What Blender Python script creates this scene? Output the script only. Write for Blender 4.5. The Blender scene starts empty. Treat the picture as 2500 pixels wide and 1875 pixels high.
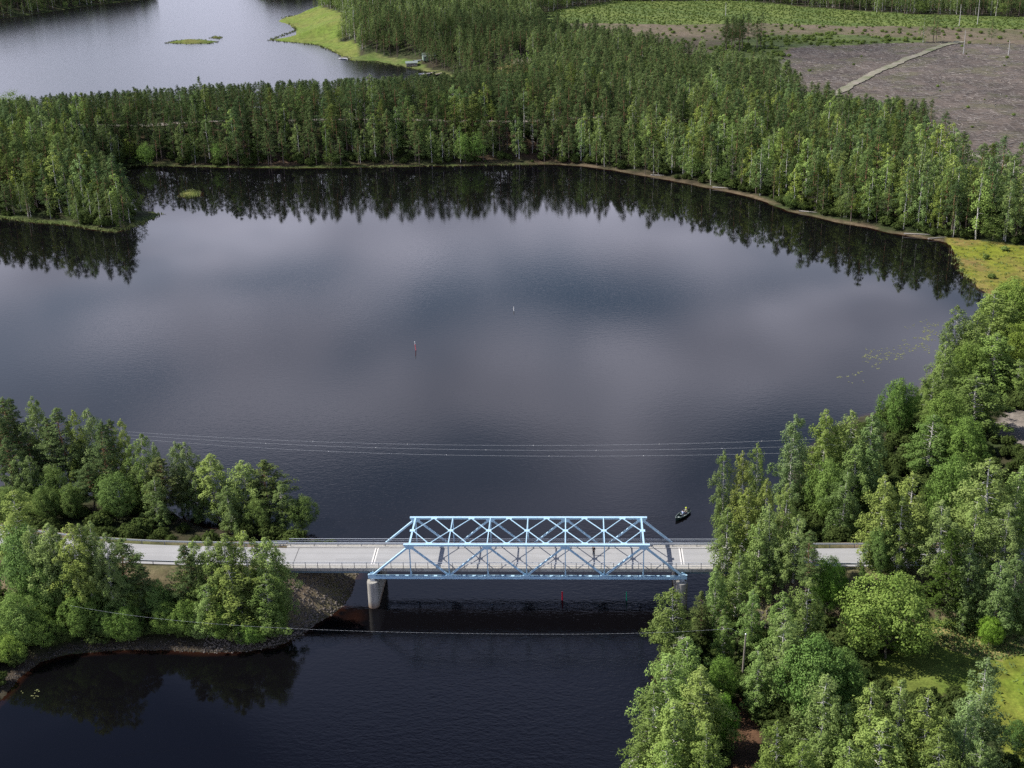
import bpy, bmesh, math, random
import numpy as np
from mathutils import Vector, Matrix
R = math.radians
scene = bpy.context.scene
C = scene.collection
PI = math.pi

# ------------------------------------------------------------------ camera
F_PX = 3300.0                      # focal length in pixels of a 2500 px wide picture
PITCH, YAW, ROLL = 0.381261, 0.053119, -0.024452
CAM = np.array([8.526, -190.628, 115.37])
fw = np.array([-math.sin(YAW)*math.cos(PITCH), math.cos(YAW)*math.cos(PITCH), -math.sin(PITCH)])
rt0 = np.array([math.cos(YAW), math.sin(YAW), 0.0]); up0 = np.cross(rt0, fw)
RT = math.cos(ROLL)*rt0+math.sin(ROLL)*up0
UP = math.cos(ROLL)*up0-math.sin(ROLL)*rt0
cd = bpy.data.cameras.new('camera'); cam = bpy.data.objects.new('camera', cd); C.objects.link(cam)
M = Matrix(((RT[0], UP[0], -fw[0], CAM[0]), (RT[1], UP[1], -fw[1], CAM[1]), (RT[2], UP[2], -fw[2], CAM[2]), (0, 0, 0, 1)))
cam.matrix_world = M
cd.sensor_width = 36.0; cd.lens = F_PX/2500*36.0
cd.clip_start = 1.0; cd.clip_end = 20000
scene.camera = cam
D2S = 1.1302                       # the plan was measured on a 2212 px wide view

def U(dx, dy, z=0.0, s=D2S):
    """the point of the horizontal plane at height z seen at plan position (dx, dy)"""
    d = fw*F_PX+RT*(dx*s-1250)-UP*(dy*s-937.5)
    return CAM+d*(z-CAM[2])/d[2]
def proj(p):
    d = np.asarray(p, float)-CAM
    z = d@fw
    return np.stack([(1250+F_PX*(d@RT)/z)/D2S, (937.5-F_PX*(d@UP)/z)/D2S, z], -1)

# ------------------------------------------------------------------ world and sun
SUN_VEC = Vector((-4.85, 0.6, 5.0)).normalized()
w = bpy.data.worlds.new('World'); scene.world = w; w.use_nodes = True
nt = w.node_tree; N = nt.nodes; L = nt.links; N.clear()
out = N.new('ShaderNodeOutputWorld'); bg = N.new('ShaderNodeBackground')
sky = N.new('ShaderNodeTexSky'); sky.sky_type = 'NISHITA'; sky.sun_disc = False
sky.sun_elevation = math.asin(SUN_VEC.z); sky.sun_rotation = math.atan2(SUN_VEC.x, SUN_VEC.y)
sky.air_density = 1.0; sky.dust_density = 1.5
tc = N.new('ShaderNodeTexCoord'); sep = N.new('ShaderNodeSeparateXYZ'); L.new(tc.outputs['Generated'], sep.inputs[0])
def wm(op, a, b=None, c=None):
    n = N.new('ShaderNodeMath'); n.operation = op
    for i, v in enumerate((a, b, c)):
        if v is None: continue
        if isinstance(v, (int, float)): n.inputs[i].default_value = v
        else: L.new(v, n.inputs[i])
    return n.outputs[0]
zz = wm('MAXIMUM', sep.outputs[2], 0.02)
den = wm('ADD', zz, 0.12)
cx_ = wm('DIVIDE', sep.outputs[0], den); cy_ = wm('DIVIDE', sep.outputs[1], den)
cmb = N.new('ShaderNodeCombineXYZ'); L.new(cx_, cmb.inputs[0]); L.new(cy_, cmb.inputs[1])
n1 = N.new('ShaderNodeTexNoise'); n1.inputs['Scale'].default_value = 2.2; n1.inputs['Detail'].default_value = 3; n1.inputs['Roughness'].default_value = 0.42
n1.inputs['Distortion'].default_value = 0.3
mp = N.new('ShaderNodeMapping'); L.new(cmb.outputs[0], mp.inputs[0]); mp.inputs['Location'].default_value = (3.4, 1.7, 0); L.new(mp.outputs[0], n1.inputs['Vector'])
n2 = N.new('ShaderNodeTexNoise'); n2.inputs['Scale'].default_value = 3.1; n2.inputs['Detail'].default_value = 2
mp2 = N.new('ShaderNodeMapping'); mp2.inputs['Location'].default_value = (9.1, 4.2, 1.0); L.new(cmb.outputs[0], mp2.inputs[0]); L.new(mp2.outputs[0], n2.inputs['Vector'])
# cover is thicker towards the horizon
cov = wm('ADD', n1.outputs[0], wm('MULTIPLY', wm('SUBTRACT', 0.30, zz), 0.30))
mr = N.new('ShaderNodeMapRange'); mr.interpolation_type = 'SMOOTHSTEP'; mr.inputs['From Min'].default_value = 0.33; mr.inputs['From Max'].default_value = 0.58
L.new(cov, mr.inputs[0])
cc = N.new('ShaderNodeMix'); cc.data_type = 'RGBA'
cc.inputs[6].default_value = (5.3, 5.5, 7.0, 1); cc.inputs[7].default_value = (9.4, 9.5, 11.6, 1)
mr2 = N.new('ShaderNodeMapRange'); mr2.inputs['From Min'].default_value = 0.35; mr2.inputs['From Max'].default_value = 0.68; L.new(n2.outputs[0], mr2.inputs[0])
L.new(mr2.outputs[0], cc.inputs[0])
mx = N.new('ShaderNodeMix'); mx.data_type = 'RGBA'; L.new(mr.outputs[0], mx.inputs[0]); L.new(sky.outputs[0], mx.inputs[6]); L.new(cc.outputs[2], mx.inputs[7])
hi_ = N.new('ShaderNodeMapRange'); hi_.interpolation_type = 'SMOOTHSTEP'; hi_.inputs['From Min'].default_value = 0.36; hi_.inputs['From Max'].default_value = 0.58
hi_.inputs['To Min'].default_value = 1.25; hi_.inputs['To Max'].default_value = 0.45; L.new(zz, hi_.inputs[0])
sc_ = N.new('ShaderNodeVectorMath'); sc_.operation = 'SCALE'; L.new(mx.outputs[2], sc_.inputs[0]); L.new(hi_.outputs[0], sc_.inputs['Scale'])
lo_ = N.new('ShaderNodeMapRange'); lo_.inputs['From Min'].default_value = 0.10; lo_.inputs['From Max'].default_value = 0.26; lo_.inputs['To Min'].default_value = 0.95; lo_.inputs['To Max'].default_value = 1.0; L.new(sep.outputs[2], lo_.inputs[0])
zt_ = N.new('ShaderNodeMapRange'); zt_.inputs['From Min'].default_value = 0.62; zt_.inputs['From Max'].default_value = 0.78; zt_.inputs['To Min'].default_value = 1.0; zt_.inputs['To Max'].default_value = 0.7; L.new(zz, zt_.inputs[0])
lz_ = wm('MULTIPLY', lo_.outputs[0], zt_.outputs[0])
sl_ = N.new('ShaderNodeVectorMath'); sl_.operation = 'SCALE'; L.new(sc_.outputs[0], sl_.inputs[0]); L.new(lz_, sl_.inputs['Scale']); sc_ = sl_
bl_ = N.new('ShaderNodeMix'); bl_.data_type = 'RGBA'; bl_.blend_type = 'MULTIPLY'; L.new(sc_.outputs[0], bl_.inputs[6]); bl_.inputs[7].default_value = (0.68, 0.88, 1.28, 1)
hf_ = N.new('ShaderNodeMapRange'); hf_.inputs['From Min'].default_value = 0.42; hf_.inputs['From Max'].default_value = 0.58; L.new(zz, hf_.inputs[0]); L.new(hf_.outputs[0], bl_.inputs[0])
L.new(bl_.outputs[2], bg.inputs[0]); bg.inputs[1].default_value = 0.10
L.new(bg.outputs[0], out.inputs[0])
sl = bpy.data.lights.new('sun', 'SUN'); sl.energy = 5.0; sl.angle = R(0.5); sl.color = (1.0, 0.955, 0.87)
so = bpy.data.objects.new('sun', sl); C.objects.link(so)
so.rotation_mode = 'QUATERNION'; so.rotation_quaternion = SUN_VEC.to_track_quat('Z', 'Y')
so.location = (-300, 40, 320)
vs = scene.view_settings; vs.view_transform = 'Standard'; vs.look = 'None'; vs.gamma = 1.0; vs.exposure = 0.48; vs.use_curve_mapping = False
scene.cycles.max_bounces = 6; scene.cycles.diffuse_bounces = 3; scene.cycles.glossy_bounces = 3
scene.cycles.transmission_bounces = 4; scene.cycles.transparent_max_bounces = 40
scene.cycles.caustics_reflective = False; scene.cycles.caustics_refractive = False
scene.cycles.use_denoising = False

# ------------------------------------------------------------------ material helper
class Mat:
    def __init__(s, name):
        s.m = bpy.data.materials.new(name); s.m.use_nodes = True
        s.t = s.m.node_tree; s.t.nodes.clear()
        s.out = s.new('ShaderNodeOutputMaterial')
    def new(s, k, **kw):
        n = s.t.nodes.new(k)
        for a, v in kw.items(): setattr(n, a, v)
        return n
    def put(s, sock, v):
        if isinstance(v, bpy.types.NodeSocket): s.t.links.new(v, sock)
        else:
            if isinstance(v, tuple) and len(v) == 3 and sock.type == 'RGBA': v = v+(1,)
            sock.default_value = v
    def coord(s, which='Object'):
        return s.new('ShaderNodeTexCoord').outputs[which]
    def map(s, v, scale=(1, 1, 1), rot=(0, 0, 0), loc=(0, 0, 0)):
        n = s.new('ShaderNodeMapping'); s.put(n.inputs[0], v); n.inputs['Scale'].default_value = scale
        n.inputs['Rotation'].default_value = rot; n.inputs['Location'].default_value = loc
        return n.outputs[0]
    def noise(s, v, scale, detail=3, rough=0.5, dist=0.0):
        n = s.new('ShaderNodeTexNoise'); s.put(n.inputs['Vector'], v)
        n.inputs['Scale'].default_value = scale; n.inputs['Detail'].default_value = detail
        n.inputs['Roughness'].default_value = rough; n.inputs['Distortion'].default_value = dist
        return n.outputs[0]
    def vor(s, v, scale, feature='F1', rnd=1.0):
        n = s.new('ShaderNodeTexVoronoi', feature=feature); s.put(n.inputs['Vector'], v)
        n.inputs['Scale'].default_value = scale; n.inputs['Randomness'].default_value = rnd
        return n
    def math(s, op, a, b=0.0, c=0.0):
        n = s.new('ShaderNodeMath', operation=op)
        s.put(n.inputs[0], a); s.put(n.inputs[1], b); s.put(n.inputs[2], c)
        return n.outputs[0]
    def rng(s, v, a, b, lo=0.0, hi=1.0, smooth=False):
        n = s.new('ShaderNodeMapRange')
        if smooth: n.interpolation_type = 'SMOOTHSTEP'
        for i, x in enumerate((v, a, b, lo, hi)): s.put(n.inputs[i], x)
        return n.outputs[0]
    def mix(s, f, a, b, mode='MIX'):
        n = s.new('ShaderNodeMix', data_type='RGBA', blend_type=mode)
        s.put(n.inputs[0], f); s.put(n.inputs[6], a); s.put(n.inputs[7], b)
        return n.outputs[2]
    def scale(s, col, f):
        n = s.new('ShaderNodeVectorMath', operation='SCALE'); s.put(n.inputs[0], col); s.put(n.inputs['Scale'], f)
        return n.outputs[0]
    def attr(s, name, out='Fac'):
        n = s.new('ShaderNodeAttribute', attribute_name=name); return n.outputs[out]
    def bump(s, h, strength=0.5, dist=0.05, normal=None):
        n = s.new('ShaderNodeBump'); s.put(n.inputs['Height'], h); s.put(n.inputs['Strength'], strength); s.put(n.inputs['Distance'], dist)
        if normal is not None: s.put(n.inputs['Normal'], normal)
        return n.outputs[0]
    def pbr(s, col, rough=0.7, normal=None, metal=0.0, spec=0.5):
        p = s.new('ShaderNodeBsdfPrincipled'); s.put(p.inputs['Base Color'], col); s.put(p.inputs['Roughness'], rough)
        s.put(p.inputs['Metallic'], metal); s.put(p.inputs['Specular IOR Level'], spec)
        if normal is not None: s.put(p.inputs['Normal'], normal)
        s.t.links.new(p.outputs[0], s.out.inputs[0])
        return s.m

def simple(name, col, rough=0.6, var=0.12, nscale=3.0, metal=0.0, spec=0.5):
    a = Mat(name); n = a.noise(a.coord(), nscale, 4, 0.6)
    c = a.mix(n, tuple(x*(1-var) for x in col), tuple(min(1, x*(1+var)) for x in col))
    return a.pbr(c, rough, None, metal, spec)

# paint of the truss: pale blue with grime streaks and lighter chalked areas
a = Mat('blue_bridge_paint'); v = a.coord()
n_ = a.noise(a.map(v, (0.6, 3, 3)), 1.4, 5, 0.65)
c_ = a.mix(a.rng(n_, 0.35, 0.7), (0.34, 0.54, 0.70), (0.45, 0.64, 0.77))
g_ = a.rng(a.noise(a.map(v, (1.0, 1.0, 0.4)), 2.6, 5, 0.75), 0.54, 0.74)
c_ = a.mix(a.math('MULTIPLY', g_, 0.60), c_, (0.22, 0.22, 0.19))
M_BLUE = a.pbr(c_, 0.42)
a = Mat('bridge_concrete'); v = a.coord()
n_ = a.noise(v, 0.7, 5, 0.65); n2_ = a.noise(v, 9, 3, 0.6); n3_ = a.noise(a.map(v, (3, 3, 0.35)), 1.5, 3, 0.6)
c_ = a.mix(n_, (0.30, 0.285, 0.26), (0.46, 0.44, 0.40)); c_ = a.mix(a.rng(n3_, 0.45, 0.7, 0, 0.75), c_, (0.15, 0.14, 0.13)); c_ = a.mix(a.math('MULTIPLY', n2_, 0.25), c_, (0.2, 0.19, 0.17))
z_ = a.new('ShaderNodeSeparateXYZ'); a.put(z_.inputs[0], a.new('ShaderNodeNewGeometry').outputs['Position'])
tide = a.rng(a.math('ADD', z_.outputs[2], a.math('MULTIPLY', n2_, 0.5)), 0.3, 1.5, 1, 0)
c_ = a.mix(a.math('MULTIPLY', tide, 0.8), c_, (0.17, 0.10, 0.055))
M_CONC = a.pbr(c_, 0.85, a.bump(n2_, 0.3, 0.03))
a = Mat('pale_deck_pavement'); v = a.coord()
n_ = a.noise(v, 0.35, 4, 0.6); n2_ = a.noise(a.map(v, (0.25, 6, 1)), 1.0, 4, 0.6); n3_ = a.noise(v, 25, 3, 0.7)
c_ = a.mix(n_, (0.28, 0.278, 0.28), (0.37, 0.367, 0.37)); c_ = a.mix(a.rng(n2_, 0.45, 0.7, 0, 0.35), c_, (0.27, 0.265, 0.27)); c_ = a.mix(a.rng(n3_, 0.4, 0.7, 0, 0.3), c_, (0.24, 0.24, 0.24))
yy_ = a.new('ShaderNodeSeparateXYZ'); a.put(yy_.inputs[0], a.new('ShaderNodeNewGeometry').outputs['Position'])
trk = a.math('ABSOLUTE', a.math('SUBTRACT', a.math('ABSOLUTE', a.math('SUBTRACT', yy_.outputs[1], 4.75)), 1.05))
trk = a.rng(a.math('ADD', trk, a.math('MULTIPLY', n2_, 0.25)), 0.10, 0.62, 0.30, 0.0, True)
c_ = a.mix(a.math('MULTIPLY', trk, a.rng(n_, 0.3, 0.7, 0.4, 1.0)), c_, (0.19, 0.19, 0.195))
pt_ = a.vor(a.map(v, (0.11, 0.42, 1), loc=(1.7, 0.6, 0)), 1.0, 'F1', 0.9)
sx_ = a.new('ShaderNodeSeparateColor'); a.put(sx_.inputs[0], pt_.outputs['Color'])
c_ = a.mix(a.rng(sx_.outputs[0], 0.74, 0.76, 0.0, 0.28), c_, (0.22, 0.22, 0.225))
cr = a.vor(a.map(v, (0.16, 0.5, 1), loc=(3.3, 1.1, 0)), 1.0, 'DISTANCE_TO_EDGE')
crk = a.rng(a.math('ADD', cr.outputs['Distance'], a.math('MULTIPLY', n3_, 0.006)), 0.004, 0.010, 0.35, 0)
c_ = a.mix(crk, c_, (0.20, 0.20, 0.21))
M_PAVE = a.pbr(c_, 0.9, a.bump(n3_, 0.15, 0.01))
M_JOINT = simple('white_expansion_joint', (0.62, 0.60, 0.58), 0.7, 0.15, 8)
M_JGAP = simple('dark_joint_rubber', (0.06, 0.06, 0.065), 0.8)
M_GALV = simple('galvanised_rail_steel', (0.50, 0.53, 0.57), 0.42, 0.12, 5, metal=0.35)
M_RAILP = simple('grey_rail_post', (0.16, 0.17, 0.19), 0.6, 0.2, 6)
M_GIRD = simple('weathered_blue_girder', (0.11, 0.17, 0.22), 0.6, 0.3, 2)
M_WOOD = simple('grey_weathered_wood', (0.24, 0.21, 0.18), 0.85, 0.25, 6)
M_WIRE = simple('pale_aluminium_wire', (0.55, 0.57, 0.60), 0.5, 0.05, 2)
M_CABLE = simple('black_and_white_cable', (0.30, 0.31, 0.33), 0.5, 0.2, 2)
M_WHITE = simple('white_paint', (0.78, 0.78, 0.76), 0.5, 0.06, 4)
M_RED = simple('red_buoy_plastic', (0.62, 0.02, 0.05), 0.45, 0.1, 4)
M_REDF = simple('faded_red_buoy_plastic', (0.75, 0.16, 0.17), 0.45, 0.15, 4)
M_GREEN = simple('green_buoy_plastic', (0.01, 0.40, 0.20), 0.45, 0.1, 4)
M_BLACK = simple('black_plastic', (0.015, 0.015, 0.017), 0.5, 0.1)
M_BOAT = simple('dark_green_hull', (0.05, 0.085, 0.07), 0.45, 0.2, 4)
M_BOATIN = simple('grey_green_gunwale', (0.22, 0.27, 0.25), 0.5, 0.2, 4)
M_SKIN = simple('skin', (0.50, 0.30, 0.22), 0.6, 0.05)
M_NAVY = simple('navy_cloth', (0.02, 0.025, 0.06), 0.9)
M_BLACKC = simple('black_cloth', (0.012, 0.012, 0.016), 0.9)
M_LBLUE = simple('light_blue_cloth', (0.40, 0.52, 0.75), 0.9)
M_KHAKI = simple('khaki_cloth', (0.33, 0.34, 0.24), 0.9)
M_YELLOW = simple('yellow_green_cap', (0.55, 0.65, 0.06), 0.8)
M_TANH = simple('brown_hair', (0.06, 0.035, 0.02), 0.8)

# ------------------------------------------------------------------ mesh helpers
def new_mesh(name, V, Fc, mats, smooth=False, midx=None):
    me = bpy.data.meshes.new(name)
    V = np.asarray(V, np.float32); Fc = np.asarray(Fc)
    if Fc.ndim == 2:
        k = Fc.shape[1]; nf = len(Fc)
        me.vertices.add(len(V)); me.vertices.foreach_set('co', V.ravel())
        me.loops.add(nf*k); me.loops.foreach_set('vertex_index', Fc.astype(np.int32).ravel())
        me.polygons.add(nf); me.polygons.foreach_set('loop_start', np.arange(0, nf*k, k, dtype=np.int32))
        if midx is not None: me.polygons.foreach_set('material_index', np.asarray(midx, np.int32))
        me.update(calc_edges=True)
    else:
        me.from_pydata([tuple(map(float, q)) for q in V], [], [tuple(f) for f in Fc])
    for m in mats: me.materials.append(m)
    me.shade_smooth() if smooth else None
    return me

class MB:
    """collects solid pieces; build() links them as one mesh object"""
    def __init__(s): s.V = []; s.F = []
    def add(s, V, F):
        o = len(s.V); s.V += [tuple(map(float, q)) for q in V]; s.F += [tuple(i+o for i in f) for f in F]
    def box(s, x0, x1, y0, y1, z0, z1):
        s.add([(x0, y0, z0), (x1, y0, z0), (x1, y1, z0), (x0, y1, z0), (x0, y0, z1), (x1, y0, z1), (x1, y1, z1), (x0, y1, z1)],
              [(0, 3, 2, 1), (4, 5, 6, 7), (0, 1, 5, 4), (1, 2, 6, 5), (2, 3, 7, 6), (3, 0, 4, 7)])
        return s
    def beam(s, p, q, w, h, up=(0, 0, 1)):
        p, q = Vector(p), Vector(q); d = (q-p).normalized(); u = Vector(up)
        side = d.cross(u)
        if side.length < 1e-4: side = d.cross(Vector((1, 0, 0)))
        side.normalize(); u = side.cross(d).normalized()
        a_, b_ = side*w/2, u*h/2
        V = [p-a_-b_, p+a_-b_, p+a_+b_, p-a_+b_, q-a_-b_, q+a_-b_, q+a_+b_, q-a_+b_]
        s.add(V, [(0, 1, 2, 3), (7, 6, 5, 4), (0, 4, 5, 1), (1, 5, 6, 2), (2, 6, 7, 3), (3, 7, 4, 0)])
        return s
    def tube(s, pts, rad, n=8, cap=True):
        pts = [Vector(p) for p in pts]; k = len(pts)
        if not hasattr(rad, '__len__'): rad = [rad]*k
        V = []; F = []
        for i, p in enumerate(pts):
            d = (pts[min(i+1, k-1)]-pts[max(i-1, 0)]).normalized()
            a_ = d.cross(Vector((0, 0, 1)))
            if a_.length < 0.05: a_ = d.cross(Vector((1, 0, 0)))
            a_.normalize(); b_ = a_.cross(d).normalized()
            for j in range(n):
                t = 2*PI*j/n; V.append(p+(a_*math.cos(t)+b_*math.sin(t))*rad[i])
        for i in range(k-1):
            for j in range(n):
                F.append((i*n+j, i*n+(j+1) % n, (i+1)*n+(j+1) % n, (i+1)*n+j))
        if cap: F.append(tuple(range(n-1, -1, -1))); F.append(tuple((k-1)*n+j for j in range(n)))
        s.add(V, F); return s
    def build(s, name, mat, parent=None, bevel=0.0, smooth=False, loc=None):
        me = bpy.data.meshes.new(name); me.from_pydata(s.V, [], s.F)
        for m in (mat if isinstance(mat, (list, tuple)) else [mat]): me.materials.append(m)
        me.update()
        if smooth: me.shade_smooth()
        o = bpy.data.objects.new(name, me); C.objects.link(o)
        if parent is not None: o.parent = parent
        if loc is not None: o.location = loc
        if bevel:
            b = o.modifiers.new('b', 'BEVEL'); b.width = bevel; b.segments = 1; b.limit_method = 'ANGLE'
        return o

def tag(o, label=None, cat=None, group=None, kind=None):
    if label: o['label'] = label
    if cat: o['category'] = cat
    if group: o['group'] = group
    if kind: o['kind'] = kind
    return o
def empty(name, loc, label, cat, group=None, rz=0.0, sc=1.0):
    o = bpy.data.objects.new(name, None); C.objects.link(o); o.location = loc; o.rotation_euler = (0, 0, rz)
    o.scale = sc if isinstance(sc, tuple) else (sc, sc, sc); o.empty_display_size = 0.5
    return tag(o, label, cat, group)

# ------------------------------------------------------------------ plan of land and water
def P2(pts, z=0.0): return np.array([U(x, y, z)[:2] for x, y in pts])
MAIN_SHORE = [(-520, 440), (-250, 452), (-100, 462), (0, 470), (60, 479), (150, 487), (215, 498), (248, 501), (290, 492), (325, 474), (345, 463), (330, 457), (300, 456),
    (268, 447), (248, 428), (238, 402), (230, 382), (240, 369), (265, 360), (300, 357), (400, 360), (500, 362), (600, 363), (700, 363), (800, 361), (900, 359), (1000, 358), (1100, 356),
    (1180, 355), (1250, 358), (1320, 367), (1380, 378), (1450, 390), (1500, 400), (1560, 412), (1620, 425), (1660, 438), (1700, 456), (1760, 469), (1810, 481), (1870, 491), (1920, 503),
    (1980, 513), (2040, 523), (2054, 532), (2064, 552), (2070, 578), (2092, 602), (2113, 622), (2134, 634), (2140, 655), (2120, 690), (2085, 735), (2045, 775), (2006, 812), (1988, 842),
    (1972, 868), (1940, 885), (1900, 893), (1862, 900), (1815, 922), (1760, 962), (1715, 1010), (1700, 1060), (1690, 1110), (1672, 1160), (1650, 1195), (1628, 1240), (1600, 1280),
    (1560, 1320), (1500, 1365), (1450, 1400), (1425, 1440), (1420, 1500), (1412, 1560), (1395, 1610), (1378, 1640), (1366, 1700), (1350, 1800), (1330, 2000)]
FAR_SHORE = [(688, -12), (690, 12), (683, 29), (640, 33), (612, 39), (600, 46), (626, 54), (641, 65), (637, 76), (612, 82), (583, 87), (610, 90), (660, 93), (690, 98), (724, 113), (740, 124), (763, 131),
    (811, 131), (853, 141), (894, 148), (923, 154), (955, 163), (965, 173), (1003, 182), (1035, 188), (1080, 194), (1128, 199), (1060, 212), (960, 222), (840, 236), (700, 248), (529, 254), (300, 259), (0, 262), (-300, 262), (-520, 258)]
L1 = np.vstack([P2(MAIN_SHORE), [(60, -150), (900, -150), (2600, 600), (2600, 4200), (-300, 4200), (-420, 1500)], P2([(560, -8), (640, -6)]), P2(FAR_SHORE)])
L2 = P2([(-900, 1000), (-300, 1028), (60, 1062), (200, 1072), (330, 1078), (365, 1100), (400, 1126), (440, 1141), (520, 1149), (600, 1156), (690, 1166), (718, 1186), (752, 1212), (772, 1240),
    (757, 1273), (728, 1302), (690, 1336), (650, 1372), (600, 1395), (540, 1405), (450, 1409), (350, 1404), (250, 1404), (150, 1412), (90, 1428), (40, 1465), (0, 1512), (-60, 1570), (-400, 1650), (-1400, 1800)])
L3 = np.vstack([P2([(-520, 90), (-200, 64), (0, 40), (60, 33), (130, 22), (230, 8), (300, 1), (345, -6)]), [(-600, 1700), (-700, 4200), (-3500, 4200), (-3500, 1000)]])
L4 = P2([(360, 93), (380, 88), (430, 85), (470, 90), (455, 94), (400, 95)])
L5 = P2([(452, 82), (462, 78), (480, 80), (474, 84)])
L6 = P2([(386, 424), (396, 415), (415, 411), (433, 416), (430, 424), (405, 428)])
LANDS = [L1, L2, L3, L4, L5, L6]

def inside(px, py, poly):
    r = np.zeros(px.shape, bool); n = len(poly)
    for i in range(n):
        x0, y0 = poly[i]; x1, y1 = poly[(i+1) % n]
        if y0 == y1: continue
        c = ((y0 > py) != (y1 > py))
        r ^= c & (px < (x1-x0)*(py-y0)/(y1-y0)+x0)
    return r
def dist_line(px, py, pts, closed=False):
    d = np.full(px.shape, 1e9); n = len(pts)
    for i in range(n if closed else n-1):
        ax, ay = pts[i]; bx, by = pts[(i+1) % n]
        vx, vy = bx-ax, by-ay; l2 = vx*vx+vy*vy+1e-9
        t = np.clip(((px-ax)*vx+(py-ay)*vy)/l2, 0, 1)
        d = np.minimum(d, (px-ax-t*vx)**2+(py-ay-t*vy)**2)
    return np.sqrt(d)
_rng0 = np.random.default_rng(5)
_ph = _rng0.uniform(0, 6.28, (3, 6, 2)); _kd = _rng0.normal(0, 1, (3, 6, 2))
def wav(x, y, wl, s=0):
    r = 0
    for k in range(6):
        f = 2*PI/wl*(0.6+0.2*k)
        kx, ky = _kd[s, k]/np.hypot(*_kd[s, k])
        r = r+np.sin((x*kx+y*ky)*f+_ph[s, k, 0])/(1+0.5*k)
    return r/3.0
ROAD_Z = 6.35
ROAD_L = np.array([(-40.45, 4.76), (-55, 5.0), (-66, 5.6), (-78, 7.2), (-92, 10.6), (-110, 17.0), (-150, 34)], float)
ROAD_R = np.array([(40.45, 4.76), (60, 4.8), (85, 4.8), (120, 4.6), (200, 3.0)], float)
def signed(x, y):
    s = np.full(x.shape, -1e9)
    for Lp in LANDS:
        m = inside(x, y, Lp); d = dist_line(x, y, Lp, True)
        s = np.maximum(s, np.where(m, d, -d))
    return s
def height(x, y, s=None):
    x = np.asarray(x, float); y = np.asarray(y, float)
    if s is None: s = signed(x, y)
    s = s+0.5*wav(x, y, 9, 1)*np.clip(np.hypot(x, y)/200, 0.5, 1.5)
    hi = 0.12+np.clip(s, 0, 3)*0.13+np.clip(s-3, 0, 30)*0.045+np.clip(s-40, 0, 400)*0.006+wav(x, y, 26, 0)*0.45*np.clip(s/12, 0, 1)
    # esker: the strip across the lake is a wooded ridge, the right far bank a lower one
    sm = lambda v_: np.clip(v_, 0, 1)**2*(3-2*np.clip(v_, 0, 1))
    A_ = 1-0.55*sm((x-10)/80); A_ = np.where(x < -110, np.minimum(A_, 0.40+0.6*sm((y-318)/22)), A_)
    hi = hi+8.0*A_*sm((s-2)/32)*(1-0.85*sm((s-52)/50))*sm((y-195)/30)
    marsh = np.clip(1-np.hypot((x-150)/60, (y-185)/38), 0, 1)
    hi = hi*(1-0.8*np.clip(marsh*2, 0, 1))
    lo = np.maximum(s*0.35, -2.5)
    h = np.where(s > 0, hi, lo)
    h = np.where(s <= 0, np.maximum(h, -0.22-0.10*np.hypot(x+28, (y+4)*0.8)), h)
    for rd in (ROAD_L, ROAD_R):
        rd = rd.copy(); rd[0, 0] = -44.2 if rd[0, 0] < 0 else 46.0
        d = dist_line(x, y, rd)
        e = ROAD_Z-0.12-np.clip(d-5.2, 0, 99)/1.55
        h = np.maximum(h, e)
    # cone of the abutments stops where the slab begins
    return h
def H1(x, y): return float(height(np.array([x]), np.array([y]))[0])

# zones, in plan coordinates on the ground
Z_CLEAR = P2([(1690, 128), (1740, 108), (1800, 112), (2000, 106), (2240, 114), (2420, 150), (2500, 500), (2230, 478), (2120, 440), (2030, 400), (1960, 366), (1880, 322), (1800, 285), (1750, 250), (1700, 215), (1660, 190)])
Z_SAP = P2([(1150, 75), (1180, 38), (1330, 14), (1600, 14), (1750, 30), (1950, 45), (2500, 60), (2500, 84), (2212, 80), (2000, 72), (1850, 70), (1600, 62), (1430, 66), (1327, 64), (1230, 62), (1180, 95)])
_o1 = P2([(1080, 88), (1160, 72), (1240, 66), (1500, 50), (1900, 44), (2500, 60), (2500, 84), (2212, 88), (2000, 92), (1900, 88), (1800, 84), (1640, 76), (1500, 88), (1420, 82), (1300, 92), (1180, 100)])
Z_SAP2 = P2([(1500, 150), (1560, 105), (1640, 90), (1800, 86), (2000, 98), (1990, 106), (1800, 112), (1700, 118), (1690, 160), (1600, 180)])
_o2 = P2([(1640, 100), (1800, 94), (2000, 102), (1990, 106), (1800, 112), (1740, 108), (1700, 120), (1640, 128), (1560, 122)])
Z_BARE = P2([(1180, 95), (1230, 62), (1327, 64), (1430, 66), (1600, 62), (1850, 70), (2000, 72), (2212, 80), (2500, 84), (2500, 150), (2240, 114), (2000, 104), (1800, 108), (1740, 108), (1690, 128), (1690, 170), (1740, 205), (1680, 195), (1560, 175), (1440, 155), (1300, 130), (1180, 105)])
_o3 = P2([(1180, 100), (1300, 92), (1420, 82), (1500, 88), (1640, 76), (1800, 84), (1900, 88), (2000, 92), (2212, 88), (2500, 84), (2480, 150), (2240, 114), (2000, 104), (1800, 94), (1640, 100), (1480, 122), (1300, 112)])
Z_MARSH = P2([(2040, 515), (2212, 535), (2300, 545), (2330, 640), (2212, 640), (2134, 650), (2080, 610), (2060, 570)])
Z_MARSH2 = P2([(580, 84), (640, 97), (690, 103), (722, 122), (765, 133), (780, 118), (765, 103), (735, 98), (752, 78), (740, 60), (700, 44), (690, 30), (600, 36)])
Z_LAWN = P2([(2180, 1440), (2100, 1480), (2120, 1560), (2160, 1640), (2230, 1760), (2420, 1800), (2420, 1420)])
Z_BEIGE = P2([(2020, 1375), (2110, 1385), (2220, 1400), (2400, 1400), (2400, 1450), (2212, 1440), (2150, 1452), (2060, 1432), (2010, 1410)])
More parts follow.
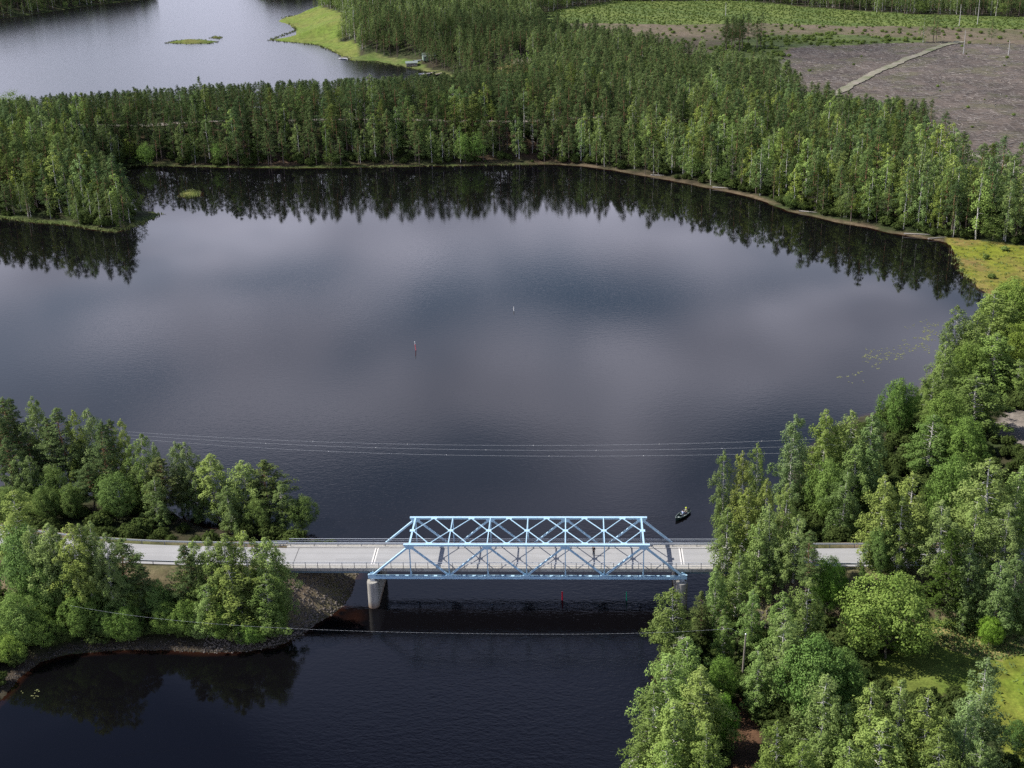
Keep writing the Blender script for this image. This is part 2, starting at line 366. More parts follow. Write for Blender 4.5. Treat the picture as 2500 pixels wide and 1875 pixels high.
Z_BEIGE2 = P2([(1775, 1372), (1830, 1366), (1850, 1408), (1800, 1420), (1775, 1400)])
Z_PIT = P2([(1575, 1515), (1640, 1520), (1640, 1700), (1570, 1700)])
Z_LOT = P2([(2140, 935), (2175, 898), (2260, 880), (2400, 900), (2400, 985), (2260, 1000), (2180, 985)])
Z_YARD = P2([(1040, 186), (1075, 172), (1130, 168), (1160, 180), (1165, 196), (1110, 204), (1050, 198)])
Z_SAND = P2([(750, 126), (811, 124), (880, 136), (905, 140), (930, 152), (960, 158), (975, 164), (1010, 178), (965, 176), (930, 162), (860, 148), (800, 137)])
Z_GARDEN = P2([(1985, 1362), (2260, 1362), (2500, 1800), (2190, 1720), (2150, 1570), (2090, 1525), (1870, 1520), (1870, 1440), (1985, 1425)])
Z_SPIT = P2([(290, 440), (365, 440), (365, 485), (290, 505)])
Z_ROADSIDE = P2([(230, 1130), (420, 1150), (420, 1162), (230, 1150)], 4.0)
PATH = P2([(2075, 104), (2040, 112), (1990, 130), (1920, 158), (1860, 186), (1838, 200), (1790, 224), (1720, 248)])
PATH2 = np.array([U(a_, b_, z_)[:2] for a_, b_, z_ in [(2240, 400, 1.5), (2130, 352, 1.5), (2034, 322, 1.5), (1970, 296, 1.5), (1850, 272, 2), (1700, 262, 3), (1500, 268, 4.5), (1290, 275, 6), (1150, 275, 7.5), (1000, 273, 8), (850, 270, 8), (700, 269, 8), (520, 271, 8), (380, 277, 8), (250, 282, 8), (120, 292, 6), (-80, 300, 5)]])

# ------------------------------------------------------------------ ground and water, one polar sheet each
def polar(r0, r1, q, a0, a1, da):
    n = int(math.log(r1/r0)/q)+1
    r = r0*np.exp(q*np.arange(n)); th = np.arange(a0, a1, da)
    Rr, T = np.meshgrid(r, th, indexing='ij')
    x = CAM[0]+Rr*np.sin(T-YAW); y = CAM[1]+Rr*np.cos(T-YAW)
    ni, nj = Rr.shape
    i = np.arange(ni*nj).reshape(ni, nj)
    F = np.stack([i[:-1, :-1], i[:-1, 1:], i[1:, 1:], i[1:, :-1]], -1).reshape(-1, 4)[:, ::-1]
    return x.ravel(), y.ravel(), F
gx, gy, gF = polar(118, 3600, 0.0031, -0.62, 0.62, 0.0034)
gs = signed(gx, gy); gz = height(gx, gy, gs)
def msk(poly, soft=None):
    m = inside(gx, gy, poly).astype(float)
    return m
col = np.zeros((len(gx), 3))
def hexc(r, g, b): return np.array([r, g, b])
nz = wav(gx, gy, 14, 0); nz2 = wav(gx, gy, 45, 2); nz3 = _rng0.uniform(-1, 1, len(gx))
col[:] = hexc(0.040, 0.034, 0.020)
k = np.clip(0.5+nz*0.9+nz3*0.15, 0, 1)[:, None]
col = col*(1-k)+hexc(0.030, 0.045, 0.014)*k
def zone(poly, c1, c2, f=None, soft=0.0):
    global col
    m = msk(poly)[:, None]
    kk = np.clip(0.5+nz*0.8+nz2*0.7+nz3*0.25, 0, 1)[:, None] if f is None else f[:, None]
    col = col*(1-m)+(hexc(*c1)*(1-kk)+hexc(*c2)*kk)*m
# shore strip
sn = gs+0.6*wav(gx, gy, 11, 1)+nz3*0.25
near = np.hypot(gx, gy) < 110
brk = np.clip(0.62+0.9*wav(gx, gy, 19, 2)+0.5*wav(gx, gy, 7, 0), 0.0, 1.0)
st = np.clip(1.2-np.abs(sn-0.8)/np.where((gx > 0) & (gy > 190), 1.5, 1.9), 0, 1)[:, None]
cs = np.where((gx > 0)[:, None] & (gy > 190)[:, None] & (gy < 330)[:, None], hexc(0.135, 0.10, 0.065), hexc(0.085, 0.115, 0.028))
cs = np.where(near[:, None], hexc(0.060, 0.046, 0.034), cs)
st = st*np.where((gx > 0) & (gy > 190), brk, 0.35+0.65*brk)[:, None]
cs = cs*(0.8+0.35*np.clip(wav(gx, gy, 5, 1), -1, 1))[:, None]
col = col*(1-st)+cs*st
# road embankments: dry grass and gravel
de = np.minimum(dist_line(gx, gy, ROAD_L), dist_line(gx, gy, ROAD_R))
m = np.clip(1.25-np.abs(de-7.5)/5.5, 0, 1)[:, None]
col = col*(1-m)+(hexc(0.20, 0.15, 0.105)*(1-k)+hexc(0.11, 0.105, 0.045)*k)*m
zone(Z_CLEAR, (0.054, 0.044, 0.039), (0.100, 0.080, 0.068))
zone(Z_BARE, (0.125, 0.098, 0.072), (0.090, 0.085, 0.045))
zone(Z_SAP, (0.070, 0.105, 0.028), (0.115, 0.145, 0.038))
zone(Z_SAP2, (0.055, 0.078, 0.024), (0.080, 0.105, 0.032))
zone(Z_MARSH, (0.150, 0.170, 0.020), (0.170, 0.125, 0.045))
zone(Z_MARSH2, (0.105, 0.150, 0.026), (0.130, 0.145, 0.036))
for Z in (L4, L5, L6): zone(Z, (0.085, 0.125, 0.020), (0.12, 0.12, 0.035))
zone(Z_GARDEN, (0.075, 0.125, 0.018), (0.120, 0.150, 0.030))
zone(Z_BEIGE, (0.300, 0.225, 0.130), (0.200, 0.185, 0.060))
zone(Z_LAWN, (0.120, 0.170, 0.020), (0.160, 0.170, 0.030))
zone(Z_BEIGE2, (0.230, 0.170, 0.075), (0.165, 0.150, 0.050))
zone(Z_PIT, (0.10, 0.055, 0.032), (0.055, 0.035, 0.022))
zone(Z_LOT, (0.21, 0.18, 0.155), (0.17, 0.15, 0.13))
zone(Z_YARD, (0.30, 0.21, 0.10), (0.13, 0.13, 0.04))
zone(Z_SAND, (0.075, 0.12, 0.025), (0.115, 0.125, 0.045))
# under the belt the forest floor is brown heath
Z_HEATH = np.vstack([P2([(1250, 278), (1000, 276), (700, 273), (400, 276), (240, 285)], 8.0), P2([(240, 352), (600, 358), (1000, 354), (1250, 352)], 0.6)])
zone(Z_HEATH, (0.065, 0.042, 0.028), (0.040, 0.048, 0.018))
ground_me = new_mesh('ground', np.stack([gx, gy, gz], -1), gF, [], True)
ca = ground_me.color_attributes.new('gcol', 'FLOAT_COLOR', 'POINT')
ca.data.foreach_set('color', np.concatenate([col, np.ones((len(gx), 1))], 1).astype(np.float32).ravel())
clr = (inside(gx, gy, Z_CLEAR)).astype(np.float32)
at = ground_me.attributes.new('cut', 'FLOAT', 'POINT'); at.data.foreach_set('value', clr)
a = Mat('ground_cover'); v = a.coord()
g = a.attr('gcol', 'Color'); na = a.noise(v, 0.35, 6, 0.7); nb = a.noise(v, 2.2, 4, 0.7); nc = a.noise(v, 0.05, 3, 0.5)
f_ = a.math('MULTIPLY', a.rng(na, 0.3, 0.7, 0.6, 1.45), a.rng(nb, 0.3, 0.7, 0.72, 1.3))
c_ = a.scale(g, f_)
vn = a.map(v, (1, 1, 0.2), (0, 0, 0.5))
s1 = a.noise(a.map(v, (0.9, 0.09, 0.1), (0, 0, 0.35), (2, 5, 0)), 1.0, 5, 0.75, 1.2)
s2 = a.noise(a.map(v, (0.12, 1.1, 0.1), (0, 0, 0.25), (7, 1, 0)), 1.0, 5, 0.75, 1.6)
deb = a.math('MAXIMUM', a.rng(s1, 0.53, 0.62), a.rng(s2, 0.54, 0.66))
c_ = a.mix(a.math('MULTIPLY', a.math('MULTIPLY', deb, a.attr('cut')), 0.62), c_, (0.22, 0.195, 0.18))
c_ = a.mix(a.math('MULTIPLY', a.rng(nc, 0.5, 0.62), a.math('MULTIPLY', a.attr('cut'), 0.35)), c_, (0.09, 0.10, 0.04))
M_GROUND = a.pbr(c_, 0.95, a.bump(nb, 0.6, 0.12), spec=0.15)
ground_me.materials.append(M_GROUND)
go = bpy.data.objects.new('ground', ground_me); C.objects.link(go); tag(go, kind='structure')

# water
wx, wy, wF = polar(60, 5200, 0.006, -0.75, 0.75, 0.006)
ws = signed(wx, wy); wd = -height(wx, wy, ws)
water_me = new_mesh('water', np.stack([wx, wy, np.zeros_like(wx)], -1), wF, [], True)
at = water_me.attributes.new('depth', 'FLOAT', 'POINT'); at.data.foreach_set('value', wd.astype(np.float32))
farlake = np.clip((wy-400)/60, 0, 1)
calm = np.clip(1.25-(-ws)/110.0, 0, 1)*np.clip((wy-40)/110, 0, 1)*(wy < 400)
calm = np.maximum(calm, np.clip((-wx-22)/18, 0, 1)*np.clip((20-wy)/10, 0, 1)*0.9)
at = water_me.attributes.new('far', 'FLOAT', 'POINT'); at.data.foreach_set('value', farlake.astype(np.float32))
at = water_me.attributes.new('calm', 'FLOAT', 'POINT'); at.data.foreach_set('value', calm.astype(np.float32))
strait = np.clip((45-wy)/60, 0, 1)*np.clip((wx+40)/30, 0, 1)
at = water_me.attributes.new('strait', 'FLOAT', 'POINT'); at.data.foreach_set('value', strait.astype(np.float32))
a = Mat('dark_lake_water'); v = a.coord()
w1 = a.noise(a.map(v, (1.0, 1.7, 1), (0, 0, 0.5)), 1.15, 3, 0.55, 0.35)
w2 = a.noise(a.map(v, (1.0, 2.0, 1), (0, 0, -0.35)), 0.42, 2, 0.5, 0.2)
w3 = a.noise(a.map(v, (1, 1, 1)), 3.4, 2, 0.5)
hgt = a.math('ADD', a.math('MULTIPLY', w1, 0.55), a.math('ADD', a.math('MULTIPLY', w2, 0.4), a.math('MULTIPLY', w3, 0.16)))
gust = a.rng(a.noise(a.map(v, (1, 0.6, 1)), 0.011, 3, 0.5), 0.35, 0.65)
amp = a.math('ADD', a.math('MULTIPLY', gust, 0.016), 0.010)
amp = a.math('MULTIPLY', amp, a.math('SUBTRACT', 1.0, a.math('MULTIPLY', a.attr('calm'), 0.92)))
amp = a.math('ADD', amp, a.math('ADD', a.math('MULTIPLY', a.attr('strait'), 0.030), a.math('MULTIPLY', a.attr('far'), 0.022)))
nrm = a.bump(hgt, 1.0, amp)
shal = a.rng(a.math('ADD', a.attr('depth'), a.math('MULTIPLY', w2, 0.25)), 0.05, 0.62, 1, 0)
c_ = a.mix(shal, (0.0028, 0.0026, 0.0034), (0.024, 0.009, 0.005))
p = a.new('ShaderNodeBsdfPrincipled'); a.put(p.inputs['Base Color'], c_); a.put(p.inputs['Roughness'], a.math('ADD', 0.03, a.math('MULTIPLY', a.attr('far'), 0.16)))
a.put(p.inputs['IOR'], 1.33); a.put(p.inputs['Normal'], nrm)
a.t.links.new(p.outputs[0], a.out.inputs[0]); M_WATER = a.m
water_me.materials.append(M_WATER)
wo = bpy.data.objects.new('water', water_me); C.objects.link(wo); tag(wo, kind='structure')

# draped strips: forest paths
def strip(name, pts, width, mat, z_off=0.05, step=3.0, kind='structure', jit=0.0, seed=1):
    rg = np.random.default_rng(seed)
    seg = np.hypot(*np.diff(pts, axis=0).T); s = np.concatenate([[0], np.cumsum(seg)])
    n = max(3, int(s[-1]/step)); t = np.linspace(0, s[-1], n)
    cx = np.interp(t, s, pts[:, 0]); cy = np.interp(t, s, pts[:, 1])
    for _ in range(4):
        cx[1:-1] = (cx[:-2]+cx[1:-1]*2+cx[2:])/4; cy[1:-1] = (cy[:-2]+cy[1:-1]*2+cy[2:])/4
    dx = np.gradient(cx); dy = np.gradient(cy); l = np.hypot(dx, dy)+1e-9; nx, ny = -dy/l, dx/l
    K = 5; V = []
    wj = width*(1+jit*rg.uniform(-1, 1, n))
    for j in range(K):
        o = (j/(K-1)-0.5)*wj; X = cx+nx*o; Y = cy+ny*o
        V.append(np.stack([X, Y, height(X, Y)+z_off+0.05*math.cos((j/(K-1)-0.5)*PI)], -1))
    V = np.stack(V, 1).reshape(-1, 3)
    i = np.arange(n*K).reshape(n, K)
    F = np.stack([i[:-1, :-1], i[:-1, 1:], i[1:, 1:], i[1:, :-1]], -1).reshape(-1, 4)[:, ::-1]
    me = new_mesh(name, V, F, [mat], True); o = bpy.data.objects.new(name, me); C.objects.link(o); tag(o, kind=kind)
    return o
a = Mat('sandy_track'); v = a.coord(); n_ = a.noise(v, 0.5, 5, 0.7); n2_ = a.noise(v, 0.12, 3, 0.6)
M_TRACK = a.pbr(a.mix(a.rng(n2_, 0.35, 0.7), a.mix(n_, (0.17, 0.15, 0.12), (0.28, 0.245, 0.20)), (0.10, 0.12, 0.05)), 0.95)
a = Mat('sandy_track_pale'); v = a.coord(); n_ = a.noise(v, 0.5, 5, 0.7)
M_TRACK2 = a.pbr(a.mix(n_, (0.22, 0.19, 0.16), (0.33, 0.29, 0.25)), 0.95)
strip('forest_path', PATH, 4.6, M_TRACK, 0.35, jit=0.25)
strip('forest_road', PATH2, 3.8, M_TRACK2, 0.30, jit=0.1)

# road on the banks
def road_sheet(name, pts, half0, half1, mat, z):
    seg = np.hypot(*np.diff(pts, axis=0).T); s = np.concatenate([[0], np.cumsum(seg)])
    n = 40; t = np.linspace(0, s[-1], n); cx = np.interp(t, s, pts[:, 0]); cy = np.interp(t, s, pts[:, 1])
    for _ in range(3):
        cx[1:-1] = (cx[:-2]+cx[1:-1]*2+cx[2:])/4; cy[1:-1] = (cy[:-2]+cy[1:-1]*2+cy[2:])/4
    dx = np.gradient(cx); dy = np.gradient(cy); l = np.hypot(dx, dy); nx, ny = -dy/l, dx/l
    hw = half0+(half1-half0)*np.clip(t/12, 0, 1)
    V = np.concatenate([np.stack([cx+nx*hw, cy+ny*hw, np.full(n, z)], -1), np.stack([cx-nx*hw, cy-ny*hw, np.full(n, z)], -1)])
    F = [(i, i+1, n+i+1, n+i) for i in range(n-1)]
    if pts[-1][0] < pts[0][0]: F = [f[::-1] for f in F]
    F = [f[::-1] for f in F]
    me = new_mesh(name, V, np.array(F), [mat]); o = bpy.data.objects.new(name, me); C.objects.link(o); tag(o, kind='structure')
    return o, (cx, cy, nx, ny)
_, RL = road_sheet('road', ROAD_L, 2.85, 3.2, M_PAVE, ROAD_Z-0.02)
_, RR = road_sheet('road', ROAD_R, 2.85, 3.0, M_PAVE, ROAD_Z-0.02)
# ------------------------------------------------------------------ the truss bridge
PN, ZB, HT, WT = 6.25, 5.3, 5.83, 9.35
ZT = ZB+HT
X = lambda i: (i-4)*PN
br = empty('truss_bridge', (0, WT/2, 0), 'pale blue steel truss road bridge over the dark strait on concrete piers', 'bridge')
def bpart(mb, name, mat, parent=br, bevel=0.0):
    off = Vector((0, WT/2, 0)); mb.V = [tuple(Vector(q)-off) for q in mb.V]
    return mb.build(name, mat, parent, bevel)
for Y, face in ((0.0, -1), (WT, 1)):
    m = MB(); m.box(X(1)-0.95, X(7)+0.95, Y-0.25, Y+0.25, ZT+0.10, ZT+0.13)
    m.box(X(1)-0.93, X(7)+0.93, Y-0.23, Y-0.20, ZT-0.19, ZT+0.097); m.box(X(1)-0.93, X(7)+0.93, Y+0.20, Y+0.23, ZT-0.19, ZT+0.097)
    m.box(X(1)-0.93, X(7)+0.93, Y-0.195, Y+0.195, ZT-0.18, ZT-0.15)
    for xx in (X(1)-0.93, X(7)+0.90): m.box(xx, xx+0.03, Y-0.195, Y+0.195, ZT-0.145, ZT+0.097)
    top = bpart(m, 'top_chord', M_BLUE)
    m = MB()
    for s_ in (-1, 1):
        m.box(X(0)-0.25, X(8)+0.25, Y+s_*0.22-0.03, Y+s_*0.22+0.03, ZB-0.26, ZB+0.20)
        m.box(X(0)-0.25, X(8)+0.25, Y+s_*0.28-0.025+s_*0.005, Y+s_*0.28+0.025+s_*0.005, ZB-0.26, ZB-0.23)
    xx = X(0)+0.6
    while xx < X(8):
        m.box(xx, xx+0.55, Y-0.24, Y+0.24, ZB+0.203, ZB+0.218); xx += 1.5625
    bpart(m, 'bottom_chord', M_BLUE)
    def lattice(p, q, wd, dp, name, bat=1.1):
        m = MB(); p, q = Vector(p), Vector(q); d = (q-p).normalized(); n = Vector((0, 1, 0)).cross(d)
        for s_ in (-1, 1):
            o = Vector((0, s_*wd/2, 0)); m.beam(p+o, q+o, 0.035, dp, n)
        Lh = (q-p).length; t = 0.7
        while t < Lh-0.6:
            a_ = p+d*t+n*(dp/2-0.012); m.beam(a_, a_+d*0.42, wd-0.045, 0.016, n)
            a_ = p+d*t-n*(dp/2-0.012); m.beam(a_, a_+d*0.42, wd-0.045, 0.016, n); t += bat
        return bpart(m, name, M_BLUE)
    for i0, i1 in ((0, 1), (8, 7)):
        p, q = Vector((X(i0), Y, ZB+0.22)), Vector((X(i1), Y, ZT-0.22)); m = MB(); d = (q-p).normalized()
        n = Vector((0, 1, 0)).cross(d); n = n if n.z > 0 else -n
        m.beam(p+n*0.14, q+n*0.14, 0.42, 0.03, n)
        for s_ in (-1, 1): m.beam(p+Vector((0, s_*0.185, 0)), q+Vector((0, s_*0.185, 0)), 0.04, 0.248, n)
        bpart(m, 'end_post', M_BLUE)
    for i0, i1 in ((2, 1), (2, 3), (4, 3), (4, 5), (6, 5), (6, 7)):
        lattice((X(i0), Y, ZB+0.22), (X(i1), Y, ZT-0.22), 0.34, 0.22 if i0 in (2, 6) else 0.19, 'diagonal')
    for i in range(1, 8):
        m = MB(); wv = 0.15
        m.beam((X(i), Y-0.17, ZB+0.22), (X(i), Y-0.17, ZT-0.22), 0.02, wv, (1, 0, 0)); m.beam((X(i), Y+0.17, ZB+0.22), (X(i), Y+0.17, ZT-0.22), 0.02, wv, (1, 0, 0))
        m.beam((X(i), Y, ZB+0.22), (X(i), Y, ZT-0.22), 0.315, 0.02, (1, 0, 0))
        bpart(m, 'vertical_post', M_BLUE)
    for i in (1, 3, 5, 7):      # gussets under the top chord
        m = MB()
        for s_ in (-1, 1):
            yy = Y+s_*0.235; x_, z_ = X(i), ZT-0.2
            V = [(x_-0.75, yy, z_+0.18), (x_+0.75, yy, z_+0.18), (x_+0.75, yy, z_-0.1), (x_+0.4, yy, z_-0.5), (x_-0.4, yy, z_-0.5), (x_-0.75, yy, z_-0.1)]
            V2 = [(p_[0], p_[1]+s_*0.02, p_[2]) for p_ in V]
            m.add(V+V2, [(0, 1, 2, 3, 4, 5), (11, 10, 9, 8, 7, 6)]+[(j, j+6, (j+1) % 6+6, (j+1) % 6) for j in range(6)])
        bpart(m, 'gusset_plate', M_BLUE)
    for i in (0, 2, 4, 6, 8):
        m = MB()
        for s_ in (-1, 1):
            yy = Y+s_*0.315; x_, z_ = X(i), ZB; h_ = 0.62 if i in (0, 8) else 0.5
            V = [(x_-0.7, yy, z_-0.2), (x_+0.7, yy, z_-0.2), (x_+0.7, yy, z_+0.2), (x_+0.4, yy, z_+h_), (x_-0.4, yy, z_+h_), (x_-0.7, yy, z_+0.2)]
            V2 = [(p_[0], p_[1]+s_*0.02, p_[2]) for p_ in V]
            m.add(V+V2, [(0, 1, 2, 3, 4, 5), (11, 10, 9, 8, 7, 6)]+[(j, j+6, (j+1) % 6+6, (j+1) % 6) for j in range(6)])
        if i in (0, 8): m.box(X(i)-0.45+(-0.3 if i == 0 else 0.3), X(i)+0.45+(-0.3 if i == 0 else 0.3), Y-0.2, Y+0.2, ZB-0.2, ZB+0.42)
        bpart(m, 'gusset_plate', M_BLUE)
    for i in (0, 8):
        m = MB(); m.box(X(i)-0.42, X(i)+0.42, Y-0.36, Y+0.36, ZB-0.62, ZB-0.50); m.box(X(i)-0.30, X(i)+0.30, Y-0.28, Y+0.28, ZB-0.49, ZB-0.27)
        bpart(m, 'bearing', M_GALV)
# top bracing
for i in range(1, 8):
    m = MB(); big = i in (1, 7)
    m.box(X(i)-(0.14 if big else 0.08), X(i)+(0.14 if big else 0.08), 0.252, WT-0.252, ZT-0.02, ZT+0.09)
    if big: m.box(X(i)-0.03, X(i)+0.03, 0.29, WT-0.29, ZT-0.5, ZT-0.03)
    bpart(m, 'top_strut', M_BLUE)
    m = MB(); m.box(X(i)-0.42, X(i)+0.42, WT/2-0.38, WT/2+0.38, ZT+0.103, ZT+0.118); bpart(m, 'node_plate', M_BLUE)
zc_ = ZT+0.05
for i in range(1, 7):
    xm = X(i)+PN/2
    for a_, b_ in (((X(i), WT/2), (xm, 0.29)), ((X(i), WT/2), (xm, WT-0.29)), ((X(i+1), WT/2), (xm, 0.29)), ((X(i+1), WT/2), (xm, WT-0.29))):
        m = MB(); sx = 0.30 if b_[0] > a_[0] else -0.30; sy = 0.24 if b_[1] > a_[1] else -0.24
        m.beam((a_[0]+sx, a_[1]+sy, zc_), (b_[0], b_[1], zc_), 0.13, 0.09); bpart(m, 'top_brace', M_BLUE)
    for Yn in (0.40, WT-0.40):
        m = MB(); m.box(xm-0.5, xm+0.5, Yn-0.22, Yn+0.22, ZT+0.105, ZT+0.117); bpart(m, 'node_plate', M_BLUE)
# deck
XL, XR = -40.5, 40.5
Y0, Y1 = 0.50, 8.85
m = MB(); m.box(XL, XR, Y0, Y1, ROAD_Z-0.38, ROAD_Z-0.03); deck = bpart(m, 'deck_slab', M_CONC, bevel=0.02)
m = MB(); m.box(XL, XR, 1.92, 7.62, ROAD_Z-0.026, ROAD_Z+0.0); bpart(m, 'deck_pavement', M_PAVE, deck)
for ya, yb in ((Y0+0.004, 1.918), (7.622, Y1-0.004)):
    m = MB(); m.box(XL, XR, ya, yb, ROAD_Z-0.026, ROAD_Z+0.13); bpart(m, 'kerb', M_CONC, deck)
m = MB(); m.box(XL, XR, 7.626, 7.80, ROAD_Z+0.134, ROAD_Z+0.142); bpart(m, 'kerb_edging', M_JOINT, deck)
m = MB(); m.box(XL, XR, 1.74, 1.915, ROAD_Z+0.134, ROAD_Z+0.142); bpart(m, 'kerb_edging', M_JOINT, deck)
for xx in (-25.25, 25.2):
    for s_ in (-0.19, 0.19):
        m = MB(); m.box(xx+s_-0.12, xx+s_+0.12, 1.93, 7.61, ROAD_Z+0.004, ROAD_Z+0.016); bpart(m, 'expansion_joint', M_JOINT, deck)
    m = MB(); m.box(xx-0.06, xx+0.06, 1.93, 7.61, ROAD_Z+0.004, ROAD_Z+0.010); bpart(m, 'joint_seal', M_JGAP, deck)
for xx in (-38.4, 38.6):
    m = MB(); m.box(xx-0.05, xx+0.05, 1.93, 7.61, ROAD_Z+0.004, ROAD_Z+0.007); bpart(m, 'joint_seal', M_JGAP, deck)
# floor steel
for i in range(0, 9):
    m = MB(); m.box(X(i)-0.11, X(i)+0.11, 0.32, WT-0.32, ROAD_Z-1.05, ROAD_Z-0.39); bpart(m, 'cross_girder', M_BLUE)
for yy in (1.2, 3.5, 5.85, 8.15):
    m = MB(); m.box(XL+1.2, X(0)-0.2, yy-0.15, yy+0.15, ROAD_Z-1.0, ROAD_Z-0.385); bpart(m, 'girder', M_GIRD); m = MB(); m.box(X(8)+0.2, XR-1.2, yy-0.15, yy+0.15, ROAD_Z-1.0, ROAD_Z-0.385); bpart(m, 'girder', M_GIRD)
# railings: outer rails with posts on both edges, an inner crash beam along the far kerb
def railing(y, x0, x1, inward):
    m = MB(); n = int(round((x1-x0)/2))
    m.box(x0-0.2, x1+0.2, y-0.04, y+0.04, ROAD_Z+1.13, ROAD_Z+1.20)
    m.box(x0-0.2, x1+0.2, y-0.02, y+0.02, ROAD_Z+0.80, ROAD_Z+0.86)
    m.box(x0-0.2, x1+0.2, y-0.02, y+0.02, ROAD_Z+0.46, ROAD_Z+0.52)
    r_ = bpart(m, 'railing', M_GALV)
    for k_ in range(n+1):
        xx = x0+(x1-x0)*k_/n; m = MB()
        m.box(xx-0.045, xx+0.045, y-0.075, y-0.045, ROAD_Z+0.14, ROAD_Z+1.16); m.box(xx-0.12, xx+0.12, y-0.16, y+0.02, ROAD_Z+0.131, ROAD_Z+0.16)
        bpart(m, 'rail_post', M_RAILP, r_)
railing(0.72, -40, 40, 1)
railing(8.68, -40, 40, -1)
def crash(y, x0, x1):
    m = MB()
    for z_ in (0.58, 0.72): m.box(x0, x1, y-0.05, y+0.05, ROAD_Z+z_, ROAD_Z+z_+0.10)
    m.box(x0, x1, y-0.02, y+0.02, ROAD_Z+0.55, ROAD_Z+0.85)
    r_ = bpart(m, 'crash_barrier', M_GALV); n = int((x1-x0)/4)
    for k_ in range(n+1):
        xx = x0+0.5+(x1-x0-1)*k_/n; m = MB(); m.box(xx-0.05, xx+0.05, y+(0.055 if y > 4 else -0.115), y+(0.115 if y > 4 else -0.055), ROAD_Z+0.14, ROAD_Z+0.8)
        bpart(m, 'barrier_post', M_RAILP, r_)
crash(7.95, -40.4, 40.4)
# piers
for i in (0, 8):
    m = MB(); n = 14; rings = []
    for z_, g_ in ((-3.0, 1.0), (ZB-0.75, 1.0), (ZB-0.66, 0.97)):
        r_ = 0.88*g_; V = []
        for j in range(n+1):
            t = PI+PI*j/n; V.append((X(i)+r_*math.cos(t)-0.05, -0.33+r_*math.sin(t), z_))
        for j in range(n+1):
            t = PI*j/n; V.append((X(i)+r_*math.cos(t)-0.05, WT+0.05+r_*math.sin(t), z_))
        rings.append(V)
    V = sum(rings, []); k_ = 2*(n+1); F = []
    for a_ in range(2):
        for j in range(k_): F.append((a_*k_+j, a_*k_+(j+1) % k_, (a_+1)*k_+(j+1) % k_, (a_+1)*k_+j))
    F.append(tuple(2*k_+j for j in range(k_)))
    m.add(V, F); bpart(m, 'pier', M_CONC)
for sx in (-1, 1):
    xa = XL if sx < 0 else XR
    m = MB(); m.box(min(xa, xa-sx*1.6), max(xa, xa-sx*1.6), Y0+0.1, Y1-0.1, 1.0, ROAD_Z-1.02)
    m.box(min(xa, xa+sx*4), max(xa, xa+sx*4), Y0-0.05, Y0+0.3, 2.5, ROAD_Z-0.06); m.box(min(xa, xa+sx*4), max(xa, xa+sx*4), Y1-0.3, Y1+0.05, 2.5, ROAD_Z-0.06)
    m.box(min(xa, xa-sx*0.3), max(xa, xa-sx*0.3), Y0+0.12, Y1-0.12, ROAD_Z-1.015, ROAD_Z-0.39)
    bpart(m, 'abutment', M_CONC)

# roadside guard rails on the banks
def guard(name, pts, label, step=4.0, z=ROAD_Z, flare=None):
    p0 = pts[0]; g = empty(name, (p0[0], p0[1], z-0.1), label, 'guard rail', 'steel guard rails along the road')
    m = MB(); q = [Vector((p[0]-p0[0], p[1]-p0[1], 0.1)) for p in pts]
    for a_, b_ in zip(q[:-1], q[1:]):
        for z_ in (0.55, 0.71): m.beam(a_+Vector((0, 0, z_)), b_+Vector((0, 0, z_)), 0.09, 0.10)
        m.beam(a_+Vector((0, 0, 0.63)), b_+Vector((0, 0, 0.63)), 0.03, 0.24)
    m.build('beam', M_GALV, g)
    s = 0.0; tot = sum((b_-a_).length for a_, b_ in zip(q[:-1], q[1:])); t = 1.0
    while t < tot:
        u_ = t; 
        for a_, b_ in zip(q[:-1], q[1:]):
            l_ = (b_-a_).length
            if u_ <= l_: c_ = a_+(b_-a_)*(u_/l_); break
            u_ -= l_
        m = MB(); m.box(-0.05, 0.05, -0.05, 0.05, -0.6, 0.52); m.V = [tuple(Vector(w_)+c_) for w_ in m.V]; m.build('post', M_RAILP, g); t += step
cx, cy, nx, ny = RL
def side(Rr, o, i0, i1): 
    cx, cy, nx, ny = Rr; return [(cx[i]+nx[i]*o, cy[i]+ny[i]*o) for i in range(i0, i1)]
sgn = 1 if ny[0] > 0 else -1
guard('guard_rail', [(-40.6, 8.1), (-44.5, 8.0)]+side(RL, 3.35*sgn, 4, 26), 'steel guard rail curving along the lake side of the road left of the bridge')
guard('guard_rail', [(-40.3, 8.68), (-42.0, 8.68), (-46.5, 8.35)], 'short flared end of the bridge railing by the left bank', 1.5)
guard('guard_rail', [(-40.6, 1.3)]+side(RL, -3.35*sgn, 2, 26), 'steel guard rail along the near edge of the road left of the bridge')
sgn = 1 if RR[3][0] > 0 else -1
guard('guard_rail', [(40.7, 8.1)]+side(RR, 3.3*sgn, 1, 26), 'steel guard rail along the lake side of the road right of the bridge')
guard('guard_rail', [(40.7, 1.45)]+side(RR, -3.3*sgn, 1, 26), 'steel guard rail along the near edge of the road right of the bridge')

